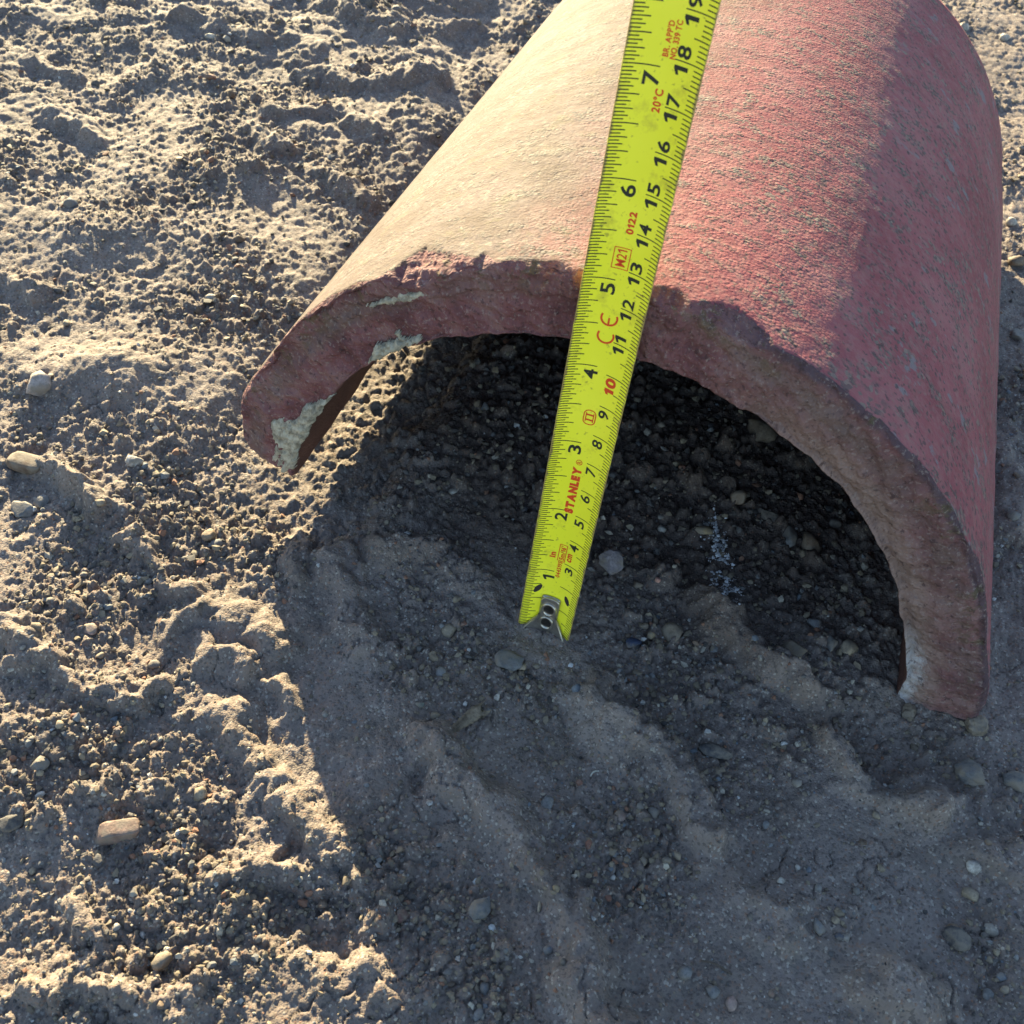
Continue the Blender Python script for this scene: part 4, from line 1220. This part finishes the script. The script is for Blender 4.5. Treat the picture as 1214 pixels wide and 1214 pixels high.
for (px, py), (wx_, wy_), z_ in zip(cand, cw, cz):
    k = rg.choice(12, p=np.array([.11, .09, .08, .07, .11, .1, .03, .03, .18, .17, .02, .01]))
    me, lb, mname = SHAPES[k]
    o = bpy.data.objects.new("small_stone", me); COL.objects.link(o)
    r = rg.uniform(3.8, 6.5) * px_size((wx_, wy_, z_)) * (1.25 if rg.random() < 0.15 else 1)
    o.scale = (r, r, r); o.location = (wx_, wy_, z_ + r * 0.25)
    o.rotation_euler = (rg.uniform(-.3, .3), rg.uniform(-.3, .3), rg.uniform(0, 6.28))
    edge = float(np.interp(py, [0, 300, 560, 700, 900, 1020, 1130, 1214], [620, 430, 380, 338, 378, 430, 460, 480]))
    if abs(wx_) < 0.1 and wy_ > 0.0: where = "in the dark soil under the arch"
    elif px > 1165 and py < 830: where = "beside the right flank of the pipe"
    elif px < edge - 12: where = "in sunlit crumbs at upper left" if py < 420 else "in sunlit crumbs at middle left" if py < 800 else "in sunlit crumbs at lower left"
    elif px < edge + 12: where = "along the edge of the pipe's shadow"
    else: where = ("in shaded soil left of the tape" if px < 620 and py < 800 else "in shaded soil at bottom centre" if px < 700 else "in shaded soil right of the tape" if py < 860 else "in shaded soil at lower right")
    lb = lb.replace("in the earth", where)
    tag(o, lb, "stone" if "clod" not in lb else "clod", {"G": "small grey stones", "D": "small dark stones", "T": "small tan stones", "P": "small pale stones", "B": "small brown clods", "R": "small red brick crumbs"}[mname[0].upper()])

# ------------------------------------------------------------------ grit and powder
def scatter_mesh(name, P, rad_, tint, seed, squash=0.75):
    rg = np.random.default_rng(seed)
    v0, f0 = ICO[1]
    n = len(P); nv = len(v0)
    jit = 1 + 0.30 * rg.normal(size=(n, nv, 1)).clip(-1.3, 1.3)
    V = v0[None] * jit * np.stack([rg.uniform(.75, 1.3, n), rg.uniform(.75, 1.1, n), rg.uniform(.5, 1.0, n) * squash * 1.2], 1)[:, None, :]
    a = rg.uniform(0, 6.283, n); b = rg.uniform(-.5, .5, n)
    x, y, z = V[..., 0], V[..., 1], V[..., 2]
    cb, sb = np.cos(b)[:, None], np.sin(b)[:, None]
    x, z = x * cb + z * sb, z * cb - x * sb
    ca, sa = np.cos(a)[:, None], np.sin(a)[:, None]
    x, y = x * ca - y * sa, x * sa + y * ca
    V = np.stack([x, y, z], -1) * rad_[:, None, None] + P[:, None, :]
    F = (f0[None] + (np.arange(n) * nv)[:, None, None]).reshape(-1, 3)
    me = mesh_np(name, V.reshape(-1, 3), F, False)
    at_ = me.color_attributes.new("tint", 'FLOAT_COLOR', 'POINT')
    c = np.repeat(np.concatenate([tint, np.ones((n, 1))], 1), nv, 0)
    at_.data.foreach_set("color", c.astype(np.float32).ravel())
    return me

def tint_mat(name, rough=0.8):
    mt, nt, bs = new_mat(name)
    c = nd(nt, "ShaderNodeAttribute", attribute_name="tint").outputs["Color"]
    geo = nd(nt, "ShaderNodeNewGeometry").outputs["Position"]
    c = mixc(nt, ramp(nt, noise_tex(nt, geo, 1300, 3, 0.7), [(0.45, 0.0), (0.6, 0.35)]), c, (0.14, 0.115, 0.09))
    c = mixc(nt, 1.0, c, (0.74, 0.74, 0.74), 'MULTIPLY')
    nt.links.new(c, bs.inputs["Base Color"]); bs.inputs["Roughness"].default_value = rough; bs.inputs["Specular IOR Level"].default_value = 0.3
    return mt

def grit():
    rg = np.random.default_rng(5)
    n = 90000
    px = rg.uniform(-60, 1274, n); py = rg.uniform(-80, 1274, n)
    D = np.stack([(px - 607) / 1214, (py - 607) / 1214, np.ones(n)], 1) @ AX.T
    t = -CAM[2] / D[:, 2]; P = CAM + D * t[:, None]
    ok = (P[:, 1] < 0.75) & ~((np.abs(P[:, 0]) > 0.095) & (np.abs(P[:, 0]) < 0.128) & (P[:, 1] > -0.006) & (P[:, 1] < 0.285)) & ~((np.abs(P[:, 0]) < 0.128) & (P[:, 1] > 0.15) & (P[:, 1] < 0.285))
    P = P[ok]
    h, c = ground_fields(P[:, 0], P[:, 1])
    keep = rg.random(len(P)) < (0.05 + 0.55 * c ** 1.5) * np.where((np.abs(P[:, 0]) < 0.1) & (P[:, 1] > 0.0), 0.45, 1.0)
    P, h = P[keep], h[keep]; c_ = c[keep]; P[:, 2] = h
    P = P[:36000]; n = len(P)
    s = ((P - CAM) @ AX[:, 2]) / 1214
    r = s * (1.05 + (2.4 + 1.9 * c_[:n] ** 2) * rg.random(n) ** 3.0)
    P[:, 2] += r * rg.uniform(0.0, 0.45, n)
    pal = np.array([(0.22, 0.175, 0.125), (0.17, 0.135, 0.10), (0.27, 0.22, 0.155), (0.13, 0.12, 0.115), (0.065, 0.06, 0.06), (0.20, 0.20, 0.20), (0.42, 0.37, 0.30), (0.27, 0.135, 0.085), (0.52, 0.50, 0.47), (0.14, 0.16, 0.185)])
    pr = np.array([.22, .20, .17, .12, .08, .07, .05, .055, .02, .015])
    tint = pal[rg.choice(len(pal), n, p=pr)] * rg.uniform(0.8, 1.2, (n, 1))
    o = link("grit", scatter_mesh("grit", P, r, tint, 3), tint_mat("grit"))
    tag(o, "coarse sand and grit strewn over the earth", None, None, "stuff")
grit()

def powder():
    rg = np.random.default_rng(9)
    spine = [(846, 628, 12), (852, 650, 11), (856, 668, 12), (858, 690, 13), (868, 706, 10)]
    pts = []
    for k in range(1500):
        i = rg.integers(0, len(spine)); c = spine[i]
        pts.append((c[0] + rg.normal() * c[2] * 0.55, c[1] + rg.normal() * 9))
    W_ = np.array([at(*p) for p in pts]); W_[:, 2] = ground_z(W_[:, 0], W_[:, 1])
    s = ((W_ - CAM) @ AX[:, 2]) / 1214
    keep = noise2(W_[:, 0] / .004, W_[:, 1] / .004, 66) > -0.05
    W_, s = W_[keep], s[keep]
    r = s * (0.5 + 1.9 * rg.random(len(W_)) ** 3)
    W_[:, 2] += r * 0.4
    tint = np.array([(0.86, 0.86, 0.88)]) * rg.uniform(0.6, 1.05, (len(W_), 1))
    o = link("white_powder", scatter_mesh("white_powder", W_, r, tint, 4, 0.5), tint_mat("white_powder"))
    tag(o, "spill of white mortar crumbs on the dark earth under the arch", None, None, "stuff")
powder()
